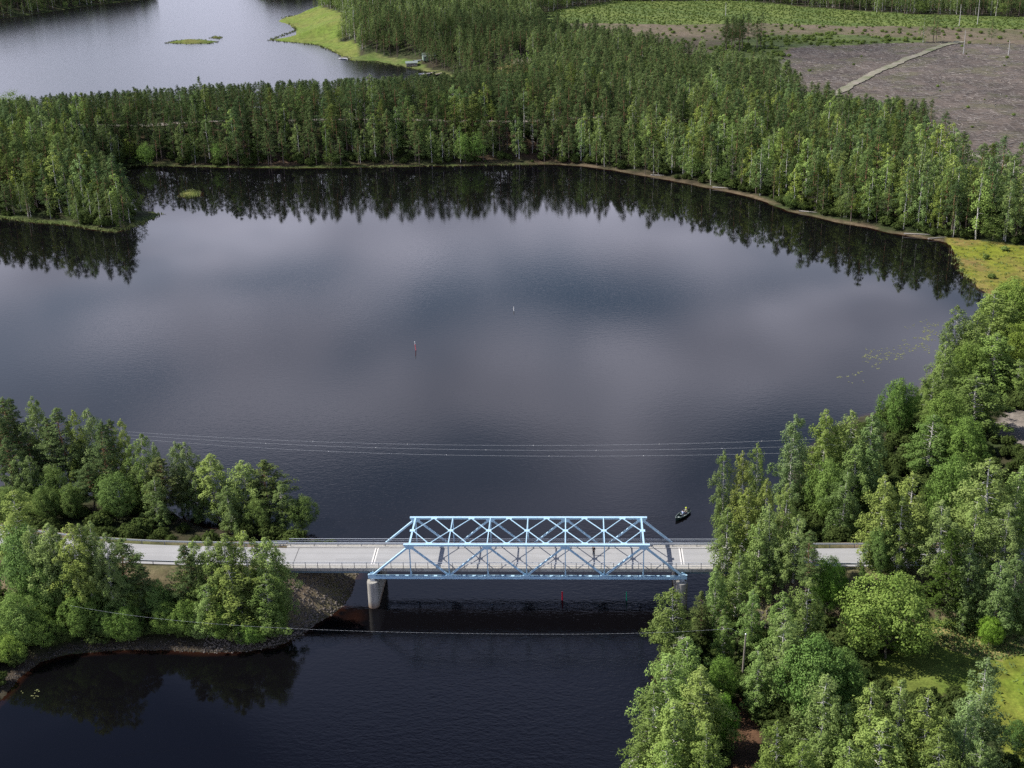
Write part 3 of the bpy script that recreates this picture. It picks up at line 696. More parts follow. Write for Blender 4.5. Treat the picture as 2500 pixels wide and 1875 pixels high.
# ------------------------------------------------------------------ spar buoys
def spar(loc, label, mat, topmat, h0, h1, r=0.11, lean=(0, 0), thin=0.0, band=None):
    g = empty('spar_buoy', loc, label, 'buoy', 'spar buoys in the channel'); g.rotation_euler = (lean[1], lean[0], 0)
    m = MB(); m.tube([(0, 0, -1.0), (0, 0, 0.2), (0, 0, h0)], [r*1.1, r*1.1, r], 12); m.build('float_tube', mat, g, smooth=False)
    m = MB(); m.tube([(0, 0, h0), (0, 0, h0+0.02), (0, 0, h1-0.12), (0, 0, h1)], [r*0.6, r*(0.95 if not thin else thin), r*(0.95 if not thin else thin), r*0.3], 12); m.build('mast_top', topmat, g)
    return g
b1 = U(1015.3, 855, 0, 1); spar(tuple(b1), 'tall pink-red spar buoy leaning in the middle of the lake', M_REDF, M_WHITE, 1.5, 2.25, 0.09, (-0.07, 0)).scale = (1, 1, 1.05)
b2 = U(1254.5, 759, 0, 1); spar(tuple(b2), 'small white-topped spar buoy out on the lake, farthest from the bridge', M_WHITE, M_WHITE, 0.7, 1.15, 0.10, (0.0, 0))
b3 = U(1372.8, 1464.5, 0, 1); spar(tuple(b3), 'red spar buoy in the water just below the bridge', M_RED, M_GALV, 1.6, 3.2, 0.12, thin=0.02)
b4 = U(1529.3, 1466, 0, 1); spar(tuple(b4), 'green spar buoy in the water below the bridge by the right pier', M_GREEN, M_GALV, 1.7, 3.2, 0.08, thin=0.02)

# ------------------------------------------------------------------ overhead wires and poles
def wire(name, pts, r, mat, label, group, balls=None):
    o = MB().tube(pts, r, 5).build(name, mat); tag(o, label, 'wire', group)
    if balls:
        for t in balls:
            i_ = t*(len(pts)-1); k_ = int(i_); p = Vector(pts[k_]).lerp(Vector(pts[min(k_+1, len(pts)-1)]), i_-k_)
            bm_ = bmesh.new(); bmesh.ops.create_icosphere(bm_, subdivisions=1, radius=0.075); me = bpy.data.meshes.new('wire_marker'); bm_.to_mesh(me); me.materials.append(M_WHITE)
            b_ = bpy.data.objects.new('wire_marker', me); C.objects.link(b_); b_.location = p; b_.parent = o
WIRE = [([(200, 928), (290, 933), (530, 946), (752, 957.5), (1000, 962), (1200, 962), (1504, 957), (1693, 951), (1900, 942)], 46.0, 'upper', (.28, .40, .56, .72, .85)),
        ([(200, 933), (300, 941), (530, 955), (752, 966), (1000, 971), (1200, 972.5), (1504, 970), (1677, 966), (1900, 958)], 44.5, 'middle', (.22, .36, .50, .64, .80)),
        ([(200, 938), (306, 951), (530, 966), (752, 976.5), (1000, 982), (1250, 986), (1504, 983), (1674, 980), (1900, 972)], 43.0, 'lower', (.30, .45, .58, .70))]
def on_plane_y(dx, dy, Y):
    d = fw*F_PX+RT*(dx*D2S-1250)-UP*(dy*D2S-937.5); return tuple(CAM+d*(Y-CAM[1])/d[1])
for pts, Y, nm, bl in WIRE:
    xs = np.linspace(pts[0][0], pts[-1][0], 40); ys = np.polyval(np.polyfit([p[0] for p in pts], [p[1] for p in pts], 3), xs)
    wire('power_line', [on_plane_y(a_, b_, Y) for a_, b_ in zip(xs, ys)], 0.014, M_WIRE, nm+' of the three thin power lines spanning the lake behind the bridge', 'power lines over the lake', bl)
def pole(x, y, h, label, lean=0.0):
    z = H1(x, y); g = empty('utility_pole', (x, y, z), label, 'pole', 'wooden utility poles'); g.rotation_euler = (0, lean, 0)
    MB().tube([(0, 0, -0.5), (0, 0, h*0.5), (0, 0, h)], [0.17, 0.15, 0.12], 10).build('shaft', M_WOOD, g)
    MB().tube([(0, 0, h-0.02), (0, 0, h+0.08)], [0.14, 0.02], 10).build('pole_cap', M_GALV, g)
    return (x, y, z+h)
q = U(1603, 1461, 2.2); pt = pole(q[0], q[1], 8.6, 'bare grey wooden pole standing among the trees on the near right bank', 0.03)
q = U(1651, 1256, 3.0); pole(q[0], q[1], 7.5, 'dark wooden pole between the birches where the right road begins')
YP = pt[1]
LW = [(150, 1307), (300, 1333), (500, 1349), (700, 1360), (900, 1367), (1150, 1370.5), (1405, 1366), (1560, 1359), (1612, 1355)]
xs = np.linspace(150, 1612, 46); ys = np.polyval(np.polyfit([p[0] for p in LW], [p[1] for p in LW], 4), xs)
pw = [on_plane_y(a_, b_, YP) for a_, b_ in zip(xs, ys)]; pw[-1] = (pt[0]+0.03*8.6, pt[1], pt[2]-0.3)
ww = wire('twisted_cable', pw, 0.009, M_CABLE, 'twisted dark and white cable crossing the water in front of the bridge', 'cable')
hm = MB(); k_ = 0
for a_, b_ in zip(pw[:-1], pw[1:]):
    a_, b_ = Vector(a_), Vector(b_); n_ = 3
    for j in range(n_):
        p_ = a_.lerp(b_, (j+0.1)/n_); q_ = a_.lerp(b_, (j+0.6)/n_); hm.tube([p_, q_], 0.009, 6)
tag(hm.build('white_strand', M_WIRE, ww), 'white strand twisted around the dark cable')

# ------------------------------------------------------------------ people
def skinned(name, joints, edges, radii, mat, parent, root=0, sub=1):
    me = bpy.data.meshes.new(name); me.from_pydata([tuple(j) for j in joints], edges, []); me.update()
    o = bpy.data.objects.new(name, me); C.objects.link(o); me.materials.append(mat)
    if parent is not None: o.parent = parent
    m = o.modifiers.new('skin', 'SKIN'); m.use_smooth_shade = True
    for i, sv in enumerate(me.skin_vertices[0].data):
        r = radii[i]; sv.radius = r if isinstance(r, tuple) else (r, r); sv.use_root = (i == root)
    s = o.modifiers.new('sub', 'SUBSURF'); s.levels = sub; s.render_levels = sub
    return o
def person(loc, rz, label, pose, top, legs, hair, hat=None, group=None):
    """faces local -Y; pose gives hips, knees, ankles, elbows and wrists"""
    P = pose; J = []; E_ = []; Rd = []
    def j(p, r, par=None):
        J.append(Vector(p)); Rd.append(r)
        if par is not None: E_.append((par, len(J)-1))
        return len(J)-1
    hz = P['hip']; ln = P.get('lean', 0.0)
    pel = j((0, 0, hz), (0.15, 0.11)); wa = j((0, -ln*0.25, hz+0.18), (0.13, 0.095), pel); ch = j((0, -ln*0.6, hz+0.38), (0.16, 0.11), wa); sh = j((0, -ln*0.8, hz+0.50), (0.11, 0.08), ch)
    nk = j((0, -ln*0.9, hz+0.58), 0.055, sh); hd = j((0, -ln-0.01, hz+0.66), (0.075, 0.085), nk); hd2 = j((0, -ln-0.01, hz+0.76), (0.078, 0.095), hd); hd3 = j((0, -ln, hz+0.84), (0.05, 0.06), hd2)
    j((0, -ln-0.125, hz+0.72), 0.014, hd2)       # nose
    for s_ in (-1, 1): j((s_*0.088, -ln, hz+0.745), 0.018, hd2)   # ears
    for s_, key in ((-1, 'l'), (1, 'r')):
        a0 = j((s_*0.17, -ln*0.8, hz+0.49), 0.062, sh); el = j(P['el_'+key], 0.045, a0); wr = j(P['wr_'+key], 0.03, el)
        d = (Vector(P['wr_'+key])-Vector(P['el_'+key])).normalized(); sd = d.cross(Vector((0, 0, 1)))
        sd = sd.normalized() if sd.length > 0.1 else Vector((0, 1, 0))
        pm = j(Vector(P['wr_'+key])+d*0.06, (0.038, 0.018), wr)
        for f_, ln_ in ((-0.03, 0.065), (-0.01, 0.08), (0.01, 0.085), (0.03, 0.07)):
            b_ = Vector(P['wr_'+key])+d*0.06+sd*f_; m_ = j(b_+d*ln_*0.55, 0.009, pm); j(b_+d*ln_*0.9+Vector((0, 0, -0.02)), 0.008, m_)
        t_ = j(Vector(P['wr_'+key])+d*0.03-sd*s_*0.05, 0.011, pm); j(Vector(P['wr_'+key])+d*0.07-sd*s_*0.065, 0.009, t_)
        h0 = j((s_*0.09, 0, hz-0.05), 0.095, pel); kn = j(P['kn_'+key], 0.062, h0); ca = j(Vector(P['kn_'+key]).lerp(Vector(P['an_'+key]), 0.35), 0.055, kn); an = j(P['an_'+key], 0.04, ca)
        j(Vector(P['an_'+key])+Vector((0, -0.16, -0.05)), (0.04, 0.03), an)
    body = skinned('person', J, E_, Rd, M_SKIN, None, 0, 1); body.location = loc; body.rotation_euler = (0, 0, rz)
    tag(body, label, 'person', group)
    def cloth(name, pts, edges, rad, mat): return skinned(name, pts, edges, rad, mat, body, 0, 1)
    ptsJ = [(0, 0, hz-0.02), (0, -ln*0.25, hz+0.18), (0, -ln*0.6, hz+0.38), (0, -ln*0.8, hz+0.50)]; ed = [(0, 1), (1, 2), (2, 3)]; rd = [(0.165, 0.13), (0.15, 0.115), (0.18, 0.13), (0.13, 0.10)]
    for s_, key in ((-1, 'l'), (1, 'r')):
        n_ = len(ptsJ); ptsJ += [(s_*0.17, -ln*0.8, hz+0.49), P['el_'+key], tuple(Vector(P['el_'+key]).lerp(Vector(P['wr_'+key]), 0.85))]; ed += [(3, n_), (n_, n_+1), (n_+1, n_+2)]; rd += [0.078, 0.058, 0.046]
    cloth('jacket', ptsJ, ed, rd, top)
    ptsJ = [(0, 0, hz+0.02)]; ed = []; rd = [(0.165, 0.125)]
    for s_, key in ((-1, 'l'), (1, 'r')):
        n_ = len(ptsJ); ptsJ += [(s_*0.09, 0, hz-0.06), P['kn_'+key], tuple(Vector(P['kn_'+key]).lerp(Vector(P['an_'+key]), 0.9))]; ed += [(0, n_), (n_, n_+1), (n_+1, n_+2)]; rd += [0.11, 0.078, 0.06]
    cloth('trousers', ptsJ, ed, rd, legs)
    for s_, key in ((-1, 'l'), (1, 'r')):
        a_ = Vector(P['an_'+key]); cloth('shoe', [a_+Vector((0, 0.03, -0.03)), a_+Vector((0, -0.17, -0.05))], [(0, 1)], [0.055, (0.05, 0.035)], M_BLACK)
    cloth('hair', [(0, -ln+0.015, hz+0.76), (0, -ln+0.01, hz+0.85), (0, -ln+0.05, hz+0.70)], [(0, 1), (0, 2)], [(0.092, 0.10), (0.065, 0.075), (0.07, 0.05)], hair)
    if hat:
        m = MB(); m.tube([(0, -ln, hz+0.80), (0, -ln, hz+0.86), (0, -ln, hz+0.93), (0, -ln, hz+0.955)], [0.125, 0.125, 0.10, 0.04], 14)
        m.tube([(0, -ln-0.03, hz+0.805), (0, -ln-0.03, hz+0.818)], [0.19, 0.19], 14); m.build('cap', hat, body)
    return body
q = U(1449.5, 1356, ROAD_Z, 1)
STAND = dict(hip=0.95, lean=0.02, el_l=(-0.26, 0.02, 1.18), wr_l=(-0.20, -0.16, 0.98), el_r=(0.27, 0.04, 1.17), wr_r=(0.24, -0.12, 0.95), kn_l=(-0.10, -0.03, 0.50), an_l=(-0.12, 0.02, 0.08), kn_r=(0.12, -0.02, 0.50), an_r=(0.15, 0.03, 0.08))
person((q[0], q[1], ROAD_Z+0.01), R(165), 'person in black clothes standing on the bridge deck behind the near truss', STAND, M_BLACKC, M_BLACKC, M_TANH)

# ------------------------------------------------------------------ the rowing boat
stern = U(1679, 1251, 0, 1); bow = U(1651, 1271, 0, 1)
dv = Vector(bow[:2])-Vector(stern[:2]); ang = math.atan2(dv.y, dv.x); LB = 4.4
mid = (Vector(bow[:2])+Vector(stern[:2]))/2
boat = empty('rowing_boat', (mid.x, mid.y, 0), 'small dark green rowing boat with two people beyond the right end of the bridge', 'boat', None, ang)
st_ = []
NS = 14
for i in range(NS):
    t = i/(NS-1); x_ = -LB/2+LB*t; wd = 0.72*(1-max(0, (t-0.45)/0.55)**2.2)*(0.80+0.2*min(1, t/0.35)); wd = max(wd, 0.015)
    zg = 0.42+0.22*max(0, (t-0.5)/0.5)**2; ring = []
    for sy in (-1, 1):
        pass
    prof = [(-1.0, zg), (-0.93, 0.15), (-0.6, -0.1), (0, -0.16), (0.6, -0.1), (0.93, 0.15), (1.0, zg)]
    ring = [(x_, a_*wd, b_) for a_, b_ in prof]; inn = [(x_, a_*max(wd-0.05, 0.004), max(b_+0.05, -0.02) if abs(a_) < 1 else b_) for a_, b_ in prof]
    st_.append((ring, inn))
m = MB(); V = []; F = []
for ring, inn in st_: V += ring+inn
for i in range(NS-1):
    for j in range(6):
        a0 = i*14+j; b0 = (i+1)*14+j; F.append((a0, b0, b0+1, a0+1)); F.append((a0+7, a0+8, b0+8, b0+7))
    for j in (0, 6): F.append((i*14+j, i*14+j+7, (i+1)*14+j+7, (i+1)*14+j))
F.append(tuple(range(0, 7))); F.append(tuple(range(13, 6, -1)))
m.add(V, F); m.build('hull', M_BOAT, boat, smooth=False)
for s_ in (0, 6):
    m = MB(); m.tube([Vector(r_[0][s_])+Vector((0, 0, 0.01)) for r_ in st_], 0.045, 6); m.build('gunwale', M_BOATIN, boat)
for x_ in (-1.45, -0.25, 0.95):
    m = MB(); m.box(x_-0.14, x_+0.14, -0.62 if x_ < 0.5 else -0.5, 0.62 if x_ < 0.5 else 0.5, 0.24, 0.28); m.build('bench', M_BOATIN, boat)
m = MB(); m.box(-LB/2-0.32, -LB/2-0.06, -0.14, 0.14, 0.45, 0.78); m.box(-LB/2-0.24, -LB/2-0.12, -0.06, 0.06, -0.35, 0.45); m.tube([(-LB/2-0.1, 0, 0.66), (-LB/2+0.42, 0.16, 0.70)], 0.025, 6); m.build('outboard_motor', M_BLACK, boat, 0.02)
ca_, sa_ = math.cos(ang), math.sin(ang)
def onboat(x_, y_, z_): return (mid.x+ca_*x_-sa_*y_, mid.y+sa_*x_+ca_*y_, z_)
SIT = dict(hip=0.12, lean=0.05, el_l=(-0.28, -0.05, 0.34), wr_l=(-0.16, -0.28, 0.24), el_r=(0.28, -0.05, 0.34), wr_r=(0.16, -0.28, 0.24), kn_l=(-0.14, -0.42, 0.16), an_l=(-0.14, -0.46, -0.22), kn_r=(0.14, -0.42, 0.16), an_r=(0.14, -0.46, -0.22))
# local -Y of the person towards the bow (+X of the boat)
pb1 = person(onboat(-1.45, 0, 0.28), ang+PI/2, 'person in khaki with a yellow-green cap sitting at the stern of the rowing boat', SIT, M_KHAKI, M_NAVY, M_TANH, M_YELLOW)
pb2 = person(onboat(-0.25, 0, 0.28), ang-PI/2, 'person in light blue sitting on the middle bench of the rowing boat', SIT, M_LBLUE, M_NAVY, M_TANH)
m = MB(); m.box(-0.22, 0.22, -0.16, 0.16, 0, 0.26); m.box(-0.23, 0.23, -0.17, 0.17, 0.262, 0.31); bx_ = m.build('cool_box', M_WHITE, None, 0.02); bx_.location = onboat(1.35, 0.0, -0.02); bx_.rotation_euler = (0, 0, ang); tag(bx_, 'small white box in the bow of the rowing boat', 'box')
# ------------------------------------------------------------------ tree kinds
def leaf_mat(name, c1, c2, c3, trans=0.25, rough=0.55):
    a = Mat(name); tone = a.attr('tone'); oi = a.new('ShaderNodeObjectInfo')
    r = oi.outputs['Random']
    c = a.mix(r, c1, c2); c = a.mix(a.rng(tone, 0.0, 1.0), c, c3)
    c = a.mix(1.0, c, oi.outputs['Color'], 'MULTIPLY')
    r2 = a.math('FRACT', a.math('MULTIPLY', r, 7.31))
    c = a.scale(c, a.rng(r2, 0, 1, 0.78, 1.2))
    df = a.new('ShaderNodeBsdfDiffuse'); a.put(df.inputs[0], c)
    tr = a.new('ShaderNodeBsdfTranslucent'); a.put(tr.inputs[0], a.mix(0.5, c, a.scale(c, 1.5)))
    mx = a.new('ShaderNodeMixShader'); mx.inputs[0].default_value = trans
    a.t.links.new(df.outputs[0], mx.inputs[1]); a.t.links.new(tr.outputs[0], mx.inputs[2])
    a.t.links.new(mx.outputs[0], a.out.inputs[0]); return a.m
LM = dict(
    birch=leaf_mat('birch_leaves', (0.092, 0.154, 0.042), (0.128, 0.180, 0.048), (0.245, 0.310, 0.110), 0.22),
    broad=leaf_mat('broad_leaves', (0.088, 0.148, 0.036), (0.118, 0.172, 0.042), (0.22, 0.285, 0.085), 0.22),
    pine=leaf_mat('pine_needles', (0.052, 0.090, 0.034), (0.074, 0.112, 0.040), (0.135, 0.180, 0.066), 0.15),
    bush=leaf_mat('bush_leaves', (0.034, 0.056, 0.018), (0.050, 0.076, 0.022), (0.09, 0.12, 0.035), 0.25),
    spruce=leaf_mat('spruce_needles', (0.028, 0.052, 0.016), (0.040, 0.062, 0.020), (0.060, 0.090, 0.022), 0.1),
)
a = Mat('birch_bark'); v = a.coord(); n_ = a.noise(a.map(v, (2, 2, 9)), 1.0, 4, 0.7); z_ = a.new('ShaderNodeSeparateXYZ'); a.put(z_.inputs[0], v)
M_BBARK = a.pbr(a.mix(a.rng(n_, 0.52, 0.62), (0.55, 0.53, 0.49), (0.07, 0.06, 0.055)), 0.85)
a = Mat('pine_bark'); v = a.coord(); n_ = a.noise(a.map(v, (4, 4, 1)), 1.5, 4, 0.7); z_ = a.new('ShaderNodeSeparateXYZ'); a.put(z_.inputs[0], v)
M_PBARK = a.pbr(a.mix(a.rng(z_.outputs[2], 4, 9), a.mix(n_, (0.10, 0.075, 0.06), (0.19, 0.15, 0.13)), a.mix(n_, (0.24, 0.12, 0.065), (0.33, 0.18, 0.10))), 0.9)
a = Mat('grey_bark'); v = a.coord(); n_ = a.noise(a.map(v, (4, 4, 1)), 1.5, 4, 0.7)
M_GBARK = a.pbr(a.mix(n_, (0.09, 0.08, 0.065), (0.17, 0.15, 0.12)), 0.9)
a = Mat('bleached_dead_wood'); v = a.coord(); n_ = a.noise(a.map(v, (4, 4, 1)), 1.5, 4, 0.7)
M_DEAD = a.pbr(a.mix(n_, (0.26, 0.24, 0.215), (0.42, 0.39, 0.36)), 0.9)
a = Mat('rusty_dead_needles'); v = a.coord(); n_ = a.noise(v, 1.5, 4, 0.7)
M_RUST = a.pbr(a.mix(n_, (0.18, 0.095, 0.03), (0.26, 0.15, 0.05)), 0.9)

def cards(cent, rad, n, size, rg, hang=0.0, up=0.35, out=None, asp=0.62, tone=None, rnd=0.75):
    """n leaf-sized faces round each clump centre; returns verts (N*4,3) and the tone of each vertex"""
    K = len(cent); cent = np.repeat(cent, n, 0); rad = np.repeat(rad, n, 0); T = K*n
    u_ = rg.normal(0, 1, (T, 3)); u_ /= np.linalg.norm(u_, axis=1, keepdims=True)
    rr = rg.uniform(0.25, 1.0, (T, 1))**0.6
    off = u_*rr*rad
    p = cent+off
    nrm = u_*0.95+rg.normal(0, rnd, (T, 3))*0.55+np.array([0, 0, up])
    if out is not None: nrm += np.repeat(out, n, 0)*0.6
    nrm /= np.linalg.norm(nrm, axis=1, keepdims=True)
    t = np.cross(nrm, rg.normal(0, 1, (T, 3))); 
    if hang: t = t*(1-hang)+np.array([0, 0, -1.0])*hang*1.2; t -= nrm*(t*nrm).sum(1, keepdims=True)
    t /= np.linalg.norm(t, axis=1, keepdims=True)+1e-9
    b = np.cross(nrm, t)
    s = (size*rg.uniform(0.65, 1.35, (T, 1)))
    q = np.stack([p-t*s*0.5, p+b*s*asp*0.5, p+t*s*0.5, p-b*s*asp*0.5], 1)
    q[:, 1] += t*0.08*s; q[:, 3] += t*0.08*s
    tn = np.repeat(tone if tone is not None else rg.uniform(0, 1, K), n)
    tn = np.clip(tn*0.65+rg.uniform(0, 0.4, T)+(u_[:, 2]*0.05), 0, 1)
    return q.reshape(-1, 3), np.repeat(tn, 4)
def card_mesh(name, Q, T, mat):
    F = np.arange(len(Q)).reshape(-1, 4)
    me = new_mesh(name, Q, F, [mat])
    at = me.attributes.new('tone', 'FLOAT', 'POINT'); at.data.foreach_set('value', T.astype(np.float32))
    return me
def tubes(list_, n=6):
    V = []; F = []; o = 0
    for pts, rad in list_:
        pts = np.asarray(pts, float); k = len(pts)
        d = np.gradient(pts, axis=0); d /= np.linalg.norm(d, axis=1, keepdims=True)+1e-9
        ref = np.where(np.abs(d[:, 2:3]) > 0.95, np.array([[1.0, 0, 0]]), np.array([[0, 0, 1.0]]))
        a_ = np.cross(d, ref); a_ /= np.linalg.norm(a_, axis=1, keepdims=True)+1e-9; b_ = np.cross(a_, d)
        t = 2*PI*np.arange(n)/n
        V.append((pts[:, None]+(a_[:, None]*np.cos(t)[None, :, None]+b_[:, None]*np.sin(t)[None, :, None])*np.asarray(rad)[:, None, None]).reshape(-1, 3))
        for i in range(k-1):
            for j in range(n): F.append((o+i*n+j, o+i*n+(j+1) % n, o+(i+1)*n+(j+1) % n, o+(i+1)*n+j))
        o += k*n
    return np.concatenate(V), np.array(F)

def gen_tree(kind, seed, h, Rm, lod):
    """returns (leaf verts, tones, wood verts, wood faces). lod 2 near, 1 far"""
    rg = np.random.default_rng(seed); wood = []; cen = []; rad = []; outv = []; tone = []
    nz_ = 9; zz_ = np.linspace(0, h, nz_); bend = np.cumsum(rg.normal(0, 0.02*h/nz_*2.2, (nz_, 2)), 0)
    trunk = np.column_stack([bend[:, 0], bend[:, 1], zz_]); trunk[0, :2] = 0
    r0 = h*0.0095+0.04
    at = lambda z: np.array([np.interp(z, zz_, trunk[:, 0]), np.interp(z, zz_, trunk[:, 1]), z])
    trunk[:, :2] *= 1.0
    lobes = rg.uniform(0, 6.28, 5); lamp = rg.uniform(0.08, 0.22, 5)
    def lob(th, z):
        s = 1.0
        for i in range(5): s += lamp[i]*math.sin((i+1)*th+lobes[i]+z*0.35*(i % 3))
        return max(s, 0.45)
    if kind == 'birch':
        zb = 0.10*h if lod == 2 else 0.18*h; nb = {2: 84, 1: 34}[lod]; csz = {2: 0.25, 1: 0.34}[lod]; per = {2: 72, 1: 50}[lod]
        for k in range(nb):
            t = (k+rg.uniform(0, 1))/nb; z = zb+(h-zb)*t
            prof = (0.45+0.55*min(1, t/0.28)**0.7)*(1-t)**0.45*1.1
            if rg.uniform() < 0.14 and 0.05 < t < 0.95: continue
            L_ = max(Rm*prof*rg.uniform(0.55, 1.25), 0.25); th = k*2.399+rg.uniform(-0.5, 0.5); L_ *= lob(th, z)
            dirn = np.array([math.cos(th), math.sin(th), 0]); rise = 0.55-0.35*t
            p0 = at(z*0.97); pts = []
            nsg = 5
            for i in range(nsg+1):
                s = i/nsg; pts.append(p0+dirn*L_*s+np.array([0, 0, L_*(rise*s-0.85*rise*s*s*1.3-(0.15*s*s))]))
            pts = np.array(pts)
            if lod == 2 or k % 3 == 0: wood.append((pts[:4], np.linspace(max(0.02, r0*0.28*(1-t)+0.015), 0.012, 4)))
            nc = max(1, int(round(L_/({2: 0.85, 1: 1.3}[lod]))))
            for i in range(nc):
                s = 1-(i/(nc+0.3))**1.0*0.85; q = p0+(pts[-1]-p0)*s; q[2] = np.interp(s, np.linspace(0, 1, nsg+1), pts[:, 2])
                sc = rg.uniform(0.75, 1.2); q = q+rg.normal(0, 0.22, 3)
                cen.append(q-np.array([0, 0, 0.25])); rad.append(np.array([0.62, 0.62, 0.85])*sc*(1 if lod == 2 else 1.35)*(0.55+0.45*min(1, L_/1.5))); outv.append(dirn*0.9+np.array([0, 0, 0.35])); tone.append(rg.uniform(0, 1)*0.7+0.3*t)
        cen.append(at(h)-np.array([0, 0, 0.4])); rad.append(np.array([0.4, 0.4, 0.6])); outv.append(np.array([0, 0, 1.0])); tone.append(0.8)
        Q, T = cards(np.array(cen), np.array(rad), per, csz, rg, hang=0.45, up=0.25, out=np.array(outv), tone=np.array(tone))
    elif kind in ('broad', 'shrub'):
        nb = {2: 300, 1: 60}[lod]; csz = {2: 0.27, 1: 0.38}[lod]; per = {2: 56, 1: 44}[lod]
        zb = 0.14*h; hc = (h-zb)/2; cz = zb+hc
        gold = PI*(3-5**0.5)
        for k in range(nb):
            uz = 1-2*(k+0.5)/nb; rr = math.sqrt(max(0, 1-uz*uz)); th = k*gold+rg.uniform(-0.2, 0.2)
            s = lob(th, uz*3)*rg.uniform(0.78, 1.05)*(1 if k % 4 else 0.6); s = min(s, 1.15)
            egg = 1.0 if uz < 0.1 else 1-0.22*uz
            q = np.array([math.cos(th)*rr*Rm*s*egg, math.sin(th)*rr*Rm*s*egg, cz+uz*hc*min(s, 1.0)])
            cen.append(q); k_ = rg.uniform(0.75, 1.2)*Rm*(0.20 if lod == 2 else 0.32); rad.append(np.array([k_, k_, k_*0.75])); outv.append(np.array([math.cos(th)*rr, math.sin(th)*rr, uz])); tone.append(rg.uniform(0, 1))
            if k % 6 == 0 and lod == 2:
                p0 = at(min(zb*0.9+rg.uniform(0, 0.35)*h*(0.4+0.6*(uz+1)/2), h*0.75)); wood.append((np.linspace(p0, q, 4), np.linspace(r0*0.4, 0.02, 4)))
        Q, T = cards(np.array(cen), np.array(rad), per, csz, rg, up=0.35, out=np.array(outv), tone=np.array(tone), asp=0.75)
        trunk = trunk[:6]; zz_ = zz_[:6]
    elif kind == 'pine':
        zb = rg.uniform(0.20, 0.32)*h if lod == 2 else rg.uniform(0.26, 0.40)*h; nb = {2: 80, 1: 40}[lod]; csz = {2: 0.25, 1: 0.30}[lod]; per = {2: 60, 1: 52}[lod]
        for k in range(nb):
            t = (k+rg.uniform(0, 1))/nb; z = zb+(h-zb)*t
            prof = (0.7+0.3*min(1, t/0.2))*(1-t)**(0.7 if lod == 2 else 0.85)*1.2
            L_ = max(Rm*prof*rg.uniform(0.6, 1.2), 0.3); th = k*2.399+rg.uniform(-0.6, 0.6); L_ *= lob(th, z)
            dirn = np.array([math.cos(th), math.sin(th), 0]); p0 = at(z*0.98); q = p0+dirn*L_+np.array([0, 0, L_*(0.12+0.35*t)])
            if lod == 2 or k % 2 == 0: wood.append((np.linspace(p0, q, 3), np.linspace(max(0.025, r0*0.3*(1-t)), 0.012, 3)))
            nc = max(1, int(round(L_/({2: 0.8, 1: 1.2}[lod]))))
            for i in range(nc):
                s = 1-(i/(nc+0.2))*0.75; c = p0+(q-p0)*s+rg.normal(0, 0.15, 3); cen.append(c)
                k_ = rg.uniform(0.75, 1.2)*(1 if lod == 2 else 1.3)*(0.5+0.5*min(1, L_/1.3)); rad.append(np.array([0.72, 0.72, 0.30 if lod == 2 else 0.5])*k_); outv.append(dirn*0.3+np.array([0, 0, 0.7])); tone.append(rg.uniform(0, 1)*0.6+0.4*t)
        for k in range(6 if lod == 2 else 2):  # dead snags under the crown
            z = zb*rg.uniform(0.5, 1.0); th = rg.uniform(0, 6.28); L_ = rg.uniform(0.6, 1.6); p0 = at(z); wood.append((np.linspace(p0, p0+np.array([math.cos(th)*L_, math.sin(th)*L_, -0.1]), 3), np.array([0.03, 0.02, 0.01])))
        cen.append(at(h)-np.array([0, 0, 0.2])); rad.append(np.array([0.3, 0.3, 0.55])); outv.append(np.array([0, 0, 1.0])); tone.append(0.9)
        Q, T = cards(np.array(cen), np.array(rad), per, csz, rg, up=0.45, out=np.array(outv), tone=np.array(tone), asp=0.5)
    elif kind == 'spruce':
        nb = {2: 90, 1: 44}[lod]; csz = {2: 0.30, 1: 0.32}[lod]; per = {2: 36, 1: 34}[lod]; zb = 0.05*h
        for k in range(nb):
            t = (k+rg.uniform(0, 1))/nb; z = zb+(h-zb)*t; L_ = max(Rm*(1-t)**0.9*rg.uniform(0.75, 1.15), 0.2); th = k*2.399+rg.uniform(-0.4, 0.4)
            dirn = np.array([math.cos(th), math.sin(th), 0]); p0 = at(z); q = p0+dirn*L_+np.array([0, 0, -0.22*L_])
            if k % 2 == 0: wood.append((np.linspace(p0, q, 3), np.array([0.03, 0.02, 0.01])))
            nc = max(1, int(round(L_/0.8)))
            for i in range(nc):
                s = 1-(i/(nc+0.2))*0.8; cen.append(p0+(q-p0)*s+rg.normal(0, 0.1, 3)); k_ = rg.uniform(0.8, 1.2)*(1 if lod == 2 else 1.25); rad.append(np.array([0.55, 0.55, 0.35])*k_); outv.append(dirn*0.6+np.array([0, 0, 0.3])); tone.append(rg.uniform(0, 1))
        cen.append(at(h)); rad.append(np.array([0.12, 0.12, 0.6])); outv.append(np.array([0, 0, 1.0])); tone.append(0.8)
        Q, T = cards(np.array(cen), np.array(rad), per, csz, rg, hang=0.3, up=0.2, out=np.array(outv), tone=np.array(tone), asp=0.5)
    elif kind == 'dead':
        for k in range(26):
            z = h*rg.uniform(0.25, 0.98); L_ = h*0.16*(1-z/h*0.6)*rg.uniform(0.6, 1.2); th = k*2.4; p0 = at(z)
            q = p0+np.array([math.cos(th)*L_, math.sin(th)*L_, L_*rg.uniform(-0.1, 0.5)]); wood.append((np.linspace(p0, q, 3), np.array([0.05, 0.03, 0.012])))
            for _ in range(3):
                s = p0+(q-p0)*rg.uniform(0.4, 0.9); e = s+rg.normal(0, 0.5, 3)*[1, 1, 0.6]; wood.append((np.linspace(s, e, 2), np.array([0.022, 0.01])))
        Q, T = np.zeros((0, 3)), np.zeros(0)
    rads = r0*(1-(zz_/h)*0.88) if kind not in ('shrub',) else r0*0.6*(1-(zz_/h)*0.8)
    wood.insert(0, (trunk, rads))
